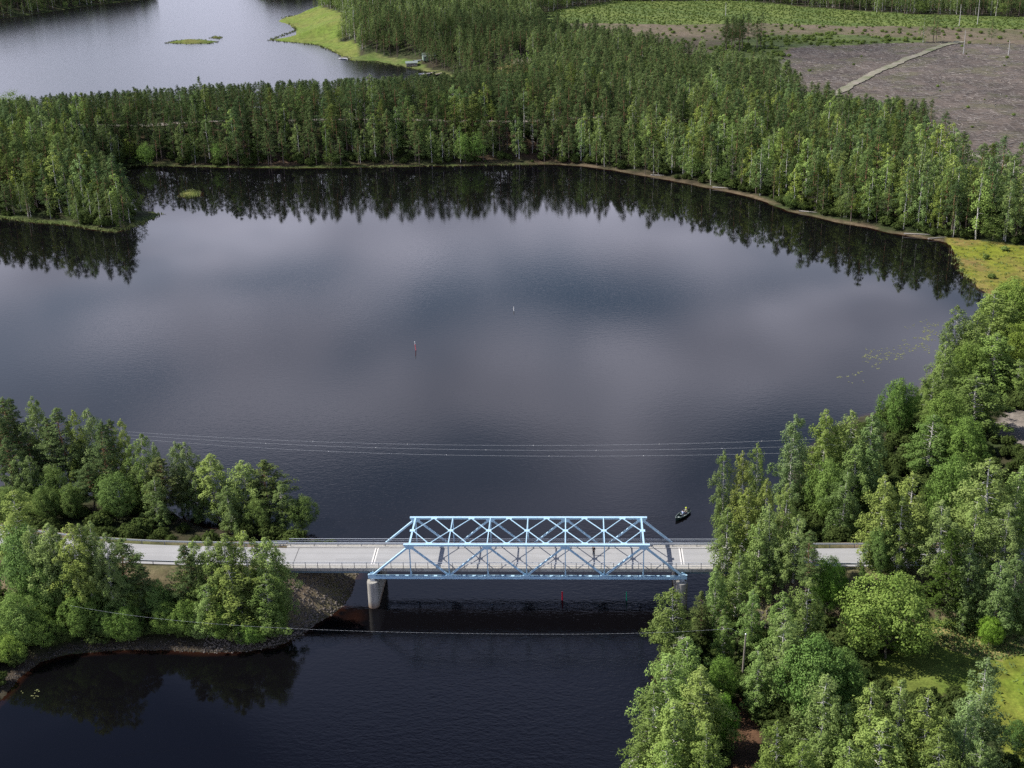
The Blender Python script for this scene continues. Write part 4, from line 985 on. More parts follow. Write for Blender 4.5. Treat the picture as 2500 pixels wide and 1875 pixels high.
    WV, WF = tubes(wood, 7 if lod == 2 else 4)
    return Q, T, WV, WF

SPEC = dict(birch=(18.0, 3.0), broad=(13.0, 5.0), shrub=(4.0, 2.2), pine=(17.0, 2.3), spruce=(17.0, 2.7), dead=(12.0, 2.0))
BARK = dict(birch=M_BBARK, broad=M_GBARK, shrub=M_GBARK, pine=M_PBARK, spruce=M_GBARK, dead=M_DEAD)
LEAF = dict(birch=LM['birch'], broad=LM['broad'], shrub=LM['bush'], pine=LM['pine'], spruce=LM['spruce'])
LIB = {}
def lib(kind, lod, i):
    key = (kind, lod, i)
    if key not in LIB:
        h, r = SPEC[kind]; Q, T, WV, WF = gen_tree(kind, 100*i+{'birch': 1, 'broad': 2, 'shrub': 3, 'pine': 4, 'spruce': 5, 'dead': 6}[kind]+10*lod, h, r, lod)
        LIB[key] = (card_mesh(kind+'_crown', Q, T, LEAF[kind]) if len(Q) else None, new_mesh(kind+'_trunk', WV, WF, [BARK[kind]], True), (Q, T, WV, WF))
    return LIB[key]
NAME = dict(birch='birch_tree', broad='broadleaf_tree', shrub='shrub', pine='pine_tree', spruce='spruce_tree', dead='dead_tree')
NV = dict(birch=6, broad=4, shrub=4, pine=6, spruce=3, dead=3)
def put_tree(kind, lod, var, x, y, z, h, wscale, rz, label, group=None, tint=(1, 1, 1), cat='tree'):
    ho, ro = SPEC[kind]; sz = h/ho
    cm, tm, _ = lib(kind, lod, var % NV[kind])
    e = bpy.data.objects.new(NAME[kind], None); C.objects.link(e); e.empty_display_size = 0.3
    e.location = (x, y, z); e.rotation_euler = (0, 0, rz); e.scale = (wscale, wscale, sz)
    tag(e, label, cat, group)
    o = bpy.data.objects.new('trunk', tm); C.objects.link(o); o.parent = e
    if cm is not None:
        o = bpy.data.objects.new('crown', cm); C.objects.link(o); o.parent = e; o.color = tuple(tint)+(1,)
    return e

# ------------------------------------------------------------------ near trees, one by one:
# kind, plan x and y of the top, height, crown width in plan units, tint, label
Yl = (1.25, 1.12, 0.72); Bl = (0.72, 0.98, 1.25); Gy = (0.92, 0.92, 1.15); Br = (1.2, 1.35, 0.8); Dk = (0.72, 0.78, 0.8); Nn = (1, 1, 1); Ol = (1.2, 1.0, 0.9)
NEAR = [
 # bank left of the bridge, beyond the road
 ('pine', 8, 862, 18, 62, Nn, 'tall pine at the left end of the near bank behind the road'),
 ('pine', 28, 862, 17, 56, Dk, 'dark pine second from the left edge behind the road'),
 ('birch', 72, 856, 19, 56, Nn, 'slim dark birch with the highest top on the near left bank'),
 ('pine', 100, 905, 16, 60, Nn, 'pine just right of the slim high birch on the left bank'),
 ('pine', 128, 884, 18, 70, Nn, 'broad pine in the middle of the left bank row'),
 ('birch', 160, 885, 18, 50, Yl, 'yellow-green birch squeezed between two pines on the left bank'),
 ('birch', 192, 884, 18, 62, Gy, 'grey-green birch before the lake on the left bank'),
 ('pine', 212, 912, 17, 66, Dk, 'dark pine leaning over the turquoise-green tree on the left bank'),
 ('pine', 238, 908, 16, 50, Nn, 'narrow pine left of the pair of bright birches on the left bank'),
 ('birch', 258, 908, 17.5, 48, Yl, 'bright birch, left one of the lit pair where the wires start'),
 ('birch', 300, 940, 16, 60, (1.1, 1.15, 0.9), 'bright birch, right one of the lit pair where the wires start'),
 ('birch', 334, 956, 13, 34, Gy, 'thin young birch behind the brownish pine on the left bank'),
 ('broad', 238, 1024, 9.5, 92, (0.82, 1.0, 1.05), 'round turquoise-green rowan by the lake side of the road'),
 ('pine', 345, 990, 12.5, 78, (1.2, 0.98, 0.95), 'brownish pine with wide layered branches on the left bank'),
 ('birch', 375, 956, 14.5, 50, Gy, 'left of the two grey-green birches with twin tops on the left bank'),
 ('birch', 402, 958, 14.5, 56, Gy, 'right of the two grey-green birches with twin tops on the left bank'),
 ('birch', 456, 982, 13.5, 92, (1.12, 1.08, 0.85), 'wide yellow-green birch near the tip of the left bank'),
 ('birch', 518, 995, 12.8, 86, (1.05, 1.05, 0.95), 'soft green birch right of the yellow-green one on the left bank'),
 ('pine', 568, 998, 12.5, 78, (1.15, 1.05, 0.8), 'pointed pine near the right end of the left bank'),
 ('birch', 604, 1038, 10.0, 60, Dk, 'dark birch between the last pine and the willow on the left bank'),
 ('broad', 648, 1072, 7.0, 66, Dk, 'low round willow at the right tip of the left bank'),
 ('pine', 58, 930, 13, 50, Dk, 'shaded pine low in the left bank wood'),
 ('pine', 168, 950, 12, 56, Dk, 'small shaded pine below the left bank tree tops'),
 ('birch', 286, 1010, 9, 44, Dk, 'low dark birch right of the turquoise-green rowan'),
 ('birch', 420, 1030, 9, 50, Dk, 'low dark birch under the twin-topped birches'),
 # bank left of the bridge, near side of the road
 ('birch', 15, 1062, 15, 96, (1.2, 1.12, 0.8), 'light green birch at the left edge below the road bend'),
 ('broad', 34, 1140, 14, 128, (0.72, 0.96, 1.05), 'big bluish-green broadleaf tree in the lower left corner of the wood'),
 ('birch', 96, 1132, 14, 76, Nn, 'birch in front of the left road bend'),
 ('birch', 150, 1130, 13.5, 74, (1.25, 1.12, 0.7), 'yellowish birch covering the left part of the road'),
 ('birch', 196, 1128, 13, 60, Nn, 'upright birch beside the small pine on the near left bank'),
 ('pine', 256, 1172, 13.5, 84, (1.0, 1.05, 0.95), 'rounded pine standing before the pavement on the near left bank'),
 ('pine', 306, 1216, 11, 56, Nn, 'small dark pine right of the rounded one on the near left bank'),
 ('pine', 392, 1178, 14, 60, Nn, 'pine behind the leftmost birch of the big clump by the road'),
 ('birch', 414, 1172, 14.5, 74, (1.05, 1.1, 0.85), 'leftmost birch of the big clump between road and dark bay'),
 ('birch', 480, 1152, 15.5, 92, (1.1, 1.12, 0.85), 'tallest birch of the big clump between road and dark bay'),
 ('birch', 524, 1154, 15.5, 84, (1.18, 1.12, 0.8), 'third birch of the big clump between road and dark bay'),
 ('birch', 566, 1164, 15, 86, (1.05, 1.08, 0.9), 'rightmost birch of the big clump, beside the stone slope'),
 ('birch', 500, 1225, 12, 110, (1.2, 1.15, 0.75), 'low yellow-green birch in front of the big clump'),
 ('birch', 570, 1240, 11, 84, (1.05, 1.15, 0.85), 'lower birch at the right front of the big clump'),
 ('birch', 436, 1262, 9.5, 70, (0.95, 1.05, 0.9), 'lower birch at the left front of the big clump'),
 ('broad', 296, 1262, 7.5, 74, (1.15, 1.2, 0.9), 'light green whitebeam under the small dark pine near the bay'),
 ('broad', 432, 1322, 5.0, 54, (1.3, 1.35, 1.7), 'silvery willow at the bay shore under the big birch clump'),
 ('broad', 208, 1240, 8.5, 86, (0.95, 1.1, 0.9), 'mid-green broadleaf tree above the dark bay'),
 ('broad', 120, 1218, 10.5, 100, (0.8, 0.95, 1.0), 'dark green broadleaf tree above the brown bay corner'),
 ('broad', 356, 1302, 6.0, 70, (0.9, 1.1, 0.8), 'round bush-like tree between the whitebeam and the silvery willow'),
 ('broad', 30, 1290, 9.0, 110, (0.85, 1.0, 0.9), 'dense low tree at the left frame edge above the bay'),
 ('broad', 230, 1318, 5.0, 60, (0.8, 1.05, 0.85), 'small green tree at the shore under the mid-green broadleaf'),
 ('broad', 20, 1370, 5.0, 66, (1.1, 1.2, 0.7), 'bright low bush-tree at the left frame edge by the bay corner'),
 ('broad', 536, 1345, 4.2, 60, (0.85, 1.15, 0.7), 'low green willow at the bay shore right of the silvery one'),
 # right bank, left-most column and around the road
 ('birch', 1567, 978, 19, 48, (0.95, 1.0, 1.0), 'tall slim birch forming the left edge of the right bank wood'),
 ('birch', 1606, 976, 19, 58, (1.25, 1.08, 0.72), 'yellow-topped birch second from the lake in the right bank wood'),
 ('birch', 1642, 962, 19, 52, (1.05, 1.08, 0.85), 'birch under the lower power line end on the right bank'),
 ('birch', 1717, 899, 20, 76, (0.88, 0.94, 1.25), 'tall pale grey-green birch with white stem where the power lines end'),
 ('birch', 1616, 1056, 17, 82, (1.25, 1.12, 0.7), 'bright yellow-green birch above the right end of the bridge rails'),
 ('birch', 1660, 1036, 17, 60, (1.2, 1.05, 0.7), 'olive birch left of the white-stemmed birch on the right bank'),
 ('birch', 1702, 1048, 16, 64, (1.1, 1.08, 0.8), 'birch in front of the pale grey-green one on the right bank'),
 ('birch', 1572, 1100, 17, 74, (0.98, 1.05, 0.85), 'hanging birch at the water edge hiding the right bridge end'),
 ('birch', 1722, 1112, 12, 66, Nn, 'dense birch at the far rail of the right road'),
 ('pine', 1752, 1150, 12, 50, (1.0, 1.05, 0.9), 'small pine just left of the open piece of right road'),
 ('birch', 1548, 1230, 12, 52, (0.9, 1.05, 0.95), 'drooping birch over the water under the right bridge end'),
 ('birch', 1792, 888, 19, 82, (1.15, 1.15, 0.75), 'high birch right of the white-stemmed one above the lake bay'),
 ('birch', 1846, 886, 18, 74, (1.05, 1.0, 0.85), 'brownish-green birch between two high ones over the lake bay'),
 ('birch', 1882, 894, 18, 80, (0.82, 0.95, 1.0), 'grey birch left of the dark maple by the lake bay'),
 ('broad', 1792, 997, 13, 92, (0.95, 1.12, 0.95), 'fresh green broadleaf tree above the open piece of right road'),
 ('broad', 1950, 822, 13, 86, (0.62, 0.85, 0.62), 'dark round maple standing out over the lake right of the birches'),
 ('birch', 1920, 1030, 17, 88, (1.2, 1.1, 0.75), 'olive-yellow birch with its stem before the right road'),
 ('birch', 1984, 1022, 17, 100, (1.2, 1.08, 0.72), 'wide olive birch right of the stem crossing the right road'),
 ('broad', 2060, 990, 15, 110, (0.85, 1.1, 0.85), 'green broadleaf tree behind the wide olive birch'),
 ('birch', 2150, 1000, 18, 128, (1.08, 1.05, 0.9), 'very broad birch at the right edge above the road'),
 ('birch', 1830, 1010, 15, 60, (0.85, 0.98, 0.95), 'shaded birch behind the fresh green tree'),
 ('birch', 2208, 1010, 16, 80, (1.0, 1.1, 0.85), 'birch cut by the right frame edge above the road'),
 ('broad', 1905, 1140, 9, 62, (0.8, 0.98, 1.0), 'low grey-green tree leaning over the right road'),
 ('spruce', 2060, 1140, 13, 96, (1.3, 1.4, 0.9), 'dark fir-like tree right of the big round maple'),
 ('birch', 2195, 1198, 13, 70, (0.85, 0.98, 1.05), 'bluish birch at the right frame edge below the road'),
 ('broad', 1792, 1206, 10, 78, (0.9, 1.35, 0.6), 'vivid green maple just below the open piece of right road'),
 ('spruce', 1866, 1224, 6.0, 34, (1.6, 1.7, 1.6), 'young pale conifer beside the vivid maple below the road'),
 ('broad', 1928, 1252, 13.5, 196, (1.0, 1.06, 0.75), 'huge round yellow-green maple in the garden below the right road'),
 # right bank, below the road
 ('birch', 1463, 1276, 13.5, 96, (1.1, 1.1, 0.85), 'tall birch beside the right pier at the water edge'),
 ('pine', 1519, 1278, 9.5, 38, (1.2, 1.05, 0.9), 'slim brownish pine right of the pier'),
 ('birch', 1562, 1330, 9, 50, (0.95, 1.15, 0.8), 'small light birch above the bare wooden pole'),
 ('birch', 1631, 1274, 11, 52, (0.88, 1.08, 0.95), 'slim green birch right of the bare slope under the bridge end'),
 ('birch', 1693, 1278, 12.5, 72, (0.95, 1.12, 0.85), 'birch left of the vivid maple below the road'),
 ('birch', 1751, 1254, 15, 80, (1.0, 1.08, 0.85), 'tall birch touching the vivid maple below the road'),
 ('birch', 1692, 1328, 16, 92, (0.95, 1.02, 0.95), 'long grey-green birch with white stem right of the bare pole'),
 ('broad', 1767, 1384, 13.5, 150, (0.78, 1.08, 0.95), 'broad blue-green ash in the middle of the lower right wood'),
 ('broad', 1828, 1408, 11, 110, (0.80, 1.08, 0.95), 'second blue-green ash, right of the broad one'),
 ('birch', 1783, 1462, 17, 104, (0.98, 1.02, 0.92), 'pointed birch before the blue-green ashes'),
 ('birch', 1442, 1418, 15, 110, (1.0, 1.12, 0.85), 'birch at the water edge below the one beside the pier'),
 ('birch', 1420, 1478, 15, 96, (1.05, 1.12, 0.82), 'lowest left birch hanging over the dark water'),
 ('birch', 1519, 1440, 15, 106, (1.12, 1.08, 0.8), 'brownish-green birch in the middle of the waterside clump'),
 ('birch', 1462, 1520, 15, 118, (1.08, 1.12, 0.8), 'wide birch filling the lower left of the right bank'),
 ('birch', 1530, 1560, 13, 86, (1.15, 1.2, 0.7), 'birch beside the brown path at the bottom of the right bank'),
 ('broad', 1567, 1500, 9, 62, (0.95, 1.5, 0.5), 'vivid green bush-tree left of the brown path'),
 ('birch', 1430, 1600, 12, 96, (1.1, 1.2, 0.75), 'birch above the shore rocks at the bottom edge'),
 ('broad', 1560, 1420, 8, 72, (0.85, 1.2, 0.7), 'green tree just left of the bare wooden pole'),
 ('birch', 1690, 1564, 14, 90, (1.18, 1.2, 0.7), 'yellow-green birch right of the brown path'),
 ('birch', 1738, 1606, 13, 92, (1.1, 1.2, 0.7), 'birch top at the bottom edge right of the yellow-green one'),
 ('birch', 1880, 1478, 17, 110, (1.15, 1.12, 0.75), 'left one of three big birches at the lower right'),
 ('birch', 1948, 1476, 17, 100, (1.05, 1.08, 0.85), 'middle one of three big birches at the lower right'),
 ('birch', 2004, 1500, 17, 108, (1.18, 1.15, 0.72), 'right one of three big birches at the lower right'),
 ('birch', 1910, 1560, 15, 130, (1.1, 1.12, 0.8), 'low wide birch in front of the three big ones'),
 ('birch', 2030, 1585, 14, 112, (1.1, 1.15, 0.8), 'birch at the bottom edge right of the low wide one'),
 ('birch', 1840, 1600, 13, 100, (1.05, 1.12, 0.8), 'birch at the bottom edge left of the low wide one'),
 ('birch', 2119, 1422, 18, 108, (0.82, 0.90, 1.15), 'grey birch with bare white limbs at the edge of the lawn'),
 ('birch', 2090, 1500, 16, 84, (0.78, 0.9, 1.05), 'shaded grey birch left of the one with white limbs'),
 ('broad', 2143, 1334, 5.0, 54, (1.2, 1.6, 0.5), 'small bright lime-green tree alone above the beige path'),
 ('broad', 2204, 1560, 5.0, 60, (0.55, 0.85, 0.8), 'dark bush-tree at the right frame edge below the lawn'),
 ('birch', 2120, 1600, 13, 90, (0.85, 0.95, 0.95), 'shaded birch in the lower right corner'),
 ('birch', 2100, 1190, 14, 84, (0.75, 0.85, 0.9), 'shaded birch behind the lime-green tree'),
 ('birch', 2160, 1215, 13, 80, (0.72, 0.85, 0.9), 'dark birch at the right frame edge over the beige path'),
 # right bank beyond the power lines up to the marsh
 ('birch', 2068, 660, 18, 66, (0.95, 1.0, 0.95), 'slim birch reaching highest over the lily pads'),
 ('birch', 2040, 740, 14, 60, (1.0, 1.05, 0.85), 'birch at the lake edge behind the lily pads'),
 ('birch', 2020, 800, 11, 60, (1.0, 1.08, 0.8), 'low birch on the small yellow-green cape'),
 ('broad', 2100, 742, 12, 84, (1.0, 1.1, 0.8), 'green tree right of the slim birch above the lily pads'),
 ('birch', 2110, 672, 17, 76, (1.05, 1.08, 0.85), 'birch right of the highest one by the lily pads'),
 ('birch', 2150, 632, 15, 96, (1.1, 1.12, 0.8), 'wide light birch at the near edge of the yellow marsh'),
 ('broad', 2195, 604, 15, 110, (1.05, 1.12, 0.75), 'broad tree at the right frame edge under the yellow marsh'),
 ('birch', 2160, 720, 14, 100, (0.95, 1.1, 0.75), 'full green birch in the middle of the right lakeside wood'),
 ('broad', 2206, 700, 14, 90, (1.2, 1.2, 0.65), 'yellow-green tree at the right frame edge beside the lakeside wood'),
 ('birch', 2110, 810, 13, 110, (0.95, 1.08, 0.8), 'wide green birch above the dark maple'),
 ('broad', 2050, 850, 13, 96, (0.98, 1.1, 0.8), 'tree between the small cape and the dark maple'),

 ('birch', 2010, 900, 13, 92, (0.8, 1.05, 0.75), 'deep green birch right of the dark maple'),
 ('broad', 2090, 905, 13, 104, (0.85, 1.08, 0.75), 'deep green tree below the wide one, left of the gravel lot'),
 ('birch', 2205, 775, 9, 66, (1.0, 1.1, 0.8), 'birch at the right frame edge above the gravel lot'),
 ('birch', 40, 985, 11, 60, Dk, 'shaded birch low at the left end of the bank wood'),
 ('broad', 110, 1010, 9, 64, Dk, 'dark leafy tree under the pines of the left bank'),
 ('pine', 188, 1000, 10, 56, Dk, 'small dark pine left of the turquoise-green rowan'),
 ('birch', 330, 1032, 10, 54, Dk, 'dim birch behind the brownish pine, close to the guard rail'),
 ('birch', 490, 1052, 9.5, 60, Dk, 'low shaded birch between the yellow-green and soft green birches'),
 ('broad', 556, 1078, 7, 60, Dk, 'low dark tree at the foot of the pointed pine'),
 ('broad', 70, 1200, 12, 110, (0.8, 1.0, 0.9), 'tall leafy tree between the corner tree and the small birches'),
 ('birch', 160, 1205, 12, 84, (0.9, 1.05, 0.8), 'birch below the yellowish one on the near left bank'),
 ('birch', 262, 1235, 10, 70, (0.85, 1.0, 0.85), 'shaded birch under the rounded pine'),
 ('broad', 330, 1255, 8, 66, (0.7, 0.9, 0.85), 'dark tree between the rounded pine and the big birch clump'),
 ('broad', 165, 1290, 7.5, 84, (0.85, 1.05, 0.8), 'leafy tree overhanging the stony shore of the dark bay, left part'),
 ('broad', 268, 1312, 6.5, 70, (0.8, 1.05, 0.75), 'leafy tree overhanging the stony shore of the dark bay, middle part'),
 ('broad', 395, 1300, 6.5, 70, (0.95, 1.1, 0.8), 'leafy tree overhanging the stony shore just left of the silvery willow'),
 ('broad', 480, 1305, 6.5, 76, (0.95, 1.15, 0.75), 'leafy tree overhanging the stony shore just right of the silvery willow'),
 ('broad', 592, 1306, 6.0, 60, (0.9, 1.1, 0.75), 'rightmost leafy tree of the bay shore, touching the stone slope'),
 ('broad', 76, 1330, 6.0, 80, (0.9, 1.1, 0.75), 'leafy bush-tree beside the brown bay corner'),
 ('birch', 1642, 1130, 14, 70, (1.0, 1.08, 0.85), 'birch standing in front of the right road just past the rails'),
 ('birch', 1596, 1190, 14, 60, (0.95, 1.05, 0.9), 'slender birch over the slope under the right bridge end'),
 ('birch', 1846, 960, 14, 70, (0.9, 1.0, 0.85), 'birch in the shade below the brownish-green one'),
 ('birch', 1480, 1380, 13, 84, (0.95, 1.15, 0.85), 'leafy birch between the pier birch and the waterside clump'),
 ('birch', 1640, 1400, 11, 62, (0.9, 1.08, 0.9), 'birch just right of the bare wooden pole'),
 ('birch', 1820, 1520, 13, 90, (0.9, 1.05, 0.85), 'birch between the pointed one and the three big ones'),
 ('birch', 70, 1136, 14, 64, Nn, 'birch between the corner tree and the left road bend'),
 ('birch', 122, 1142, 13.5, 62, Nn, 'slim birch left of the yellowish one at the road bend'),
 ('birch', 174, 1134, 13, 60, (1.05, 1.1, 0.85), 'slim birch right of the yellowish one at the road bend'),
 ('birch', 222, 1150, 12, 58, Nn, 'birch left of the rounded pine, before the pavement'),
 ('birch', 446, 1166, 14.5, 66, Nn, 'birch between the leftmost and the tallest of the big clump'),
 ('birch', 592, 1182, 13, 54, (1.05, 1.1, 0.85), 'slim outer birch on the stone slope side of the big clump'),
 ('birch', 1950, 1078, 14, 76, (1.05, 1.1, 0.85), 'birch covering the right road between the two olive birches'),
 ('birch', 2040, 1086, 14, 84, Nn, 'birch covering the right road below the wide olive one'),
 ('birch', 2112, 1078, 14, 84, (1.05, 1.08, 0.9), 'birch covering the right road under the very broad one'),
 ('birch', 2186, 1092, 14, 84, Nn, 'birch covering the right road at the frame edge'),
 ('birch', 1664, 1090, 15, 66, Nn, 'birch covering the right road left of its open piece'),
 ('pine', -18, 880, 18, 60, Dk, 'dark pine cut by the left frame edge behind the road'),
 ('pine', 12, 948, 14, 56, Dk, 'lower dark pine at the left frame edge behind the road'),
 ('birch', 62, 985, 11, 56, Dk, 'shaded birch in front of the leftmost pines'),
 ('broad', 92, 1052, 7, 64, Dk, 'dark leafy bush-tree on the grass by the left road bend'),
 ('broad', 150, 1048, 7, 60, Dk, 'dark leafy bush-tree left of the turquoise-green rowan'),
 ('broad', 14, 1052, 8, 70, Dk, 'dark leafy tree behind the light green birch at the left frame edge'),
]
rg = np.random.default_rng(77)
near_xy = []
for n_i, (kd, dx, dy, h, wd, tint, label) in enumerate(NEAR):
    zg = 2.0
    for _ in range(5):
        q = U(dx, dy, zg+h*0.985); zg = H1(q[0], q[1])
    zg = max(zg, 0.1)
    q = U(dx, dy, zg+h*0.985)
    dist = proj([q[0], q[1], zg+h*0.5])[2]
    wm_ = wd*D2S*dist/F_PX; ro = SPEC[kd][1]*2*(1.12 if kd in ('broad',) else 1.05)
    ws_ = wm_/ro*{'broad': 1.08, 'birch': 1.25, 'pine': 1.15}.get(kd, 1.2)
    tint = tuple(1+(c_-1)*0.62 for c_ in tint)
    put_tree(kd, 2, int(rg.integers(0, 6)), q[0], q[1], zg-0.1, h, ws_, rg.uniform(0, 6.28), label, None, tint)
    near_xy.append((q[0], q[1], wm_*0.3))
near_xy = np.array(near_xy)
q = U(1470, 1500, 2.0); put_tree('dead', 2, 0, q[0], q[1], H1(q[0], q[1]), 11.5, 0.9, 0.4, 'bleached dead tree leaning among the waterside birches near the pier', None)

# ------------------------------------------------------------------ scattered woods
def jitter(poly, step, rgx, jit=0.45):
    x0, y0 = poly.min(0); x1, y1 = poly.max(0)
    xs = np.arange(x0, x1, step); ys = np.arange(y0, y1, step)
    Xg, Yg = np.meshgrid(xs, ys); Xg = Xg+(Yg/step % 2)*step*0.5
    p = np.stack([Xg.ravel(), Yg.ravel()], -1)+rgx.uniform(-jit, jit, (Xg.size, 2))*step
    return p[inside(p[:, 0], p[:, 1], poly)]
def vis(p, h=17, m=90):
    a_ = proj(np.column_stack([p, np.full(len(p), 2.0)])); b_ = proj(np.column_stack([p, np.full(len(p), 2.0+h)]))
    return (a_[:, 0] > -m) & (a_[:, 0] < 2212+m*0.6) & (a_[:, 1] > -75) & (b_[:, 1] < 1659+60)
W_ALL = np.array([(-700, 180), (900, 60), (900, 1500), (-900, 1500)], float)
rg = np.random.default_rng(12)
pts = []   # x, y, kind index, h
KI = ['pine', 'birch', 'spruce', 'broad', 'shrub']
cand = jitter(W_ALL, 5.2, rg)
c2_ = jitter(np.array([(-420, 175), (260, 175), (260, 420), (-420, 420)], float), 5.0, rg); c2_ = c2_[(rg.uniform(0, 1, len(c2_)) < 0.6)]; d2_ = signed(c2_[:, 0], c2_[:, 1]); cand = np.vstack([cand, c2_[(d2_ > 2.5) & (d2_ < 15)]]); cand = cand[vis(cand)]
s_ = signed(cand[:, 0], cand[:, 1]); ok = s_ > 1.2
for Z in (Z_CLEAR, Z_SAP, Z_SAP2, Z_BARE, Z_MARSH, Z_MARSH2, Z_LAWN, Z_BEIGE, Z_BEIGE2, Z_PIT, Z_LOT, Z_YARD, Z_SAND, Z_SPIT, L4, L5, L6): ok &= ~inside(cand[:, 0], cand[:, 1], Z)
ok &= dist_line(cand[:, 0], cand[:, 1], PATH2) > 4.0
ok &= dist_line(cand[:, 0], cand[:, 1], PATH) > 7.0
pr = proj(np.column_stack([cand, np.full(len(cand), 2.0)]))
ok &= (cand[:, 1] > 175) | ((pr[:, 0] > 2150) & (cand[:, 1] > 20)) & False
# bare heath between the shore and the track of the belt stays sparse
hz = inside(cand[:, 0], cand[:, 1], Z_HEATH)
ok &= ~(hz & (rg.uniform(0, 1, len(cand)) < 0.22))
cand = cand[ok]; s_ = s_[ok]; pr = pr[ok]
nb_ = wav(cand[:, 0], cand[:, 1], 60, 1)+rg.uniform(-0.6, 0.6, len(cand))
x_, y_ = cand[:, 0], cand[:, 1]; dxp, dyp = pr[:, 0], pr[:, 1]
pb = np.where((dyp > 330) & (dxp > 1250), 0.42, 0.09)                 # share of birches
pb = np.where((dyp > 250) & (dxp > 1450), 0.36, pb)
pb = np.where((dyp < 215) & (dyp > 150) & (dxp > 1120) & (dxp < 1700), 0.28, pb)
pb = np.where((dyp > 380) & (dxp > 1800), 0.55, pb)
pb = np.where((dxp < 240) & (dyp > 300), 0.28, pb)
pb = np.where((dxp > 685) & (dxp < 800) & (dyp < 130), 0.85, pb)
pb = np.where((dyp < 100) & (dxp < 1150) & (dxp > 690), 0.45, pb)
pb = np.where((dyp < 120) & (dxp > 690) & (dxp < 760), 0.95, pb)
pb = np.where((s_ < 9), np.maximum(pb, 0.45), pb)
pb = np.where((s_ < 26) & (dxp > 1230) & (dyp > 330), np.maximum(pb, 0.58), pb)
pb = np.where((dyp < 60) & (dxp > 1180), 0.35, pb)
pb = np.clip(pb+0.18*nb_, 0.02, 0.97)
u_ = rg.uniform(0, 1, len(cand)); kidx = np.where(u_ < pb, 1, 0); kidx = np.where((kidx == 0) & (rg.uniform(0, 1, len(cand)) < 0.07), 2, kidx)
kidx = np.where((kidx == 1) & (rg.uniform(0, 1, len(cand)) < 0.12), 3, kidx)
hh = rg.normal(17.0, 2.1, len(cand))+wav(x_, y_, 80, 2)*1.2
hh = np.where(kidx == 1, hh*rg.uniform(0.72, 1.05, len(cand)), hh); hh = np.where(kidx == 3, rg.uniform(7, 11, len(cand)), hh)
edge = np.clip((s_-1)/9, 0, 1); hh = np.where(s_ < 10, hh*(0.62+0.38*edge*rg.uniform(0.85, 1.1, len(cand))), hh)
hh = np.where((dyp > 330) & (dxp > 1500), hh*1.08, hh)
zz_ = height(x_, y_, s_)
dd_ = np.hypot(x_-CAM[0], y_-CAM[1]); belt = (dxp < 1150) & (dyp > 225)
cap = CAM[2]-0.158*dd_-zz_+rg.normal(0, 0.7, len(cand))
hh = np.where(belt, np.where(s_ > 8, np.minimum(hh+2.0, cap+0.6), hh), hh); hh = np.where((dyp < 225), hh*0.9, hh)
hh = np.clip(hh, 4.5, 21)
ALL = [(float(x_[i]), float(y_[i]), float(zz_[i]), int(kidx[i]), float(hh[i]), float(dxp[i]), float(dyp[i]), float(s_[i])) for i in range(len(cand))]
# retained groups of pines in the clear-cut
for cx0, cy0, n0, sx0, sy0, hh0 in ((1608, 108, 15, 42, 7, 18), (1930, 304, 30, 60, 12, 15.5), (1992, 304, 20, 30, 9, 16.5), (1790, 280, 40, 45, 18, 15), (1850, 306, 36, 50, 18, 15)):
    for _ in range(n0):
        a_, b_ = cx0+rg.uniform(-1, 1)*sx0, cy0+rg.uniform(-1, 1)*sy0; q = U(a_, b_, 2.5)
        if dist_line(np.array([q[0]]), np.array([q[1]]), PATH2)[0] < 4: continue
        ALL.append((q[0], q[1], H1(q[0], q[1]), 0, rg.uniform(0.88, 1.08)*hh0, a_, b_, 50.0))
print('trees', len(ALL))
# the 300 that show largest of each kind are things of their own, the rest one wood
def where_label(kd, t, ti):
    dx, dy, s, h = t[5], t[6], t[7], t[4]
    n = {'pine': 'pine', 'birch': 'birch', 'spruce': 'spruce', 'broad': 'broadleaf'}[kd]
    look = ('tall ' if h > 16.8 else 'short ' if h < 12.5 else '')+('', 'yellowish ', 'bluish ', 'bright ', 'dark ', 'fresh ')[ti]+n
    if dx < 300:
        row = 'front' if dy > 420 else 'middle' if dy > 350 else 'rear'
        col_ = 'by the frame edge' if dx < 70 else 'in the middle' if dx < 170 else 'by the bay'
        return '%s in the %s of the left cape wood, %s' % (look, row, col_), 'trees on the left cape'
    if dx < 1200:
        names = ['above the reed islet', 'left of the red buoy', 'beyond the red buoy', 'beyond the white buoy', 'right of the white buoy']
        p = names[min(4, int((dx-300)/180))]
        if dy > 280: return '%s %s, %s' % (look, 'at the foot of the far slope' if s < 9 else 'low on the far slope' if s < 16 else 'half way up the far slope' if s < 24 else 'high on the far slope', p), 'trees of the far belt, front'
        return '%s in the belt along the far track, %s' % (look, p), 'trees of the far belt, back'
    cols = ['at its left end', 'left of the bend', 'at the bend', 'under the clear-cut road', 'under the clear-cut', 'near the marsh', 'by the right frame edge']
    p = cols[min(6, int((dx-1200)/145))]
    row = 'at the waterline' if s < 10 else 'in the second row' if s < 20 else 'in the third row' if s < 32 else 'in the middle rows' if s < 60 else 'in the rear rows'
    return '%s %s of right far wood, %s' % (look, row, p), 'trees of the right far wood'
scl = []
stuffs = {k: [] for k in KI}
TI = [(1, 1, 1), (1.12, 1.05, 0.85), (0.9, 1.0, 1.05), (1.2, 1.12, 0.75), (0.85, 0.92, 0.95), (1.05, 1.1, 0.9)]
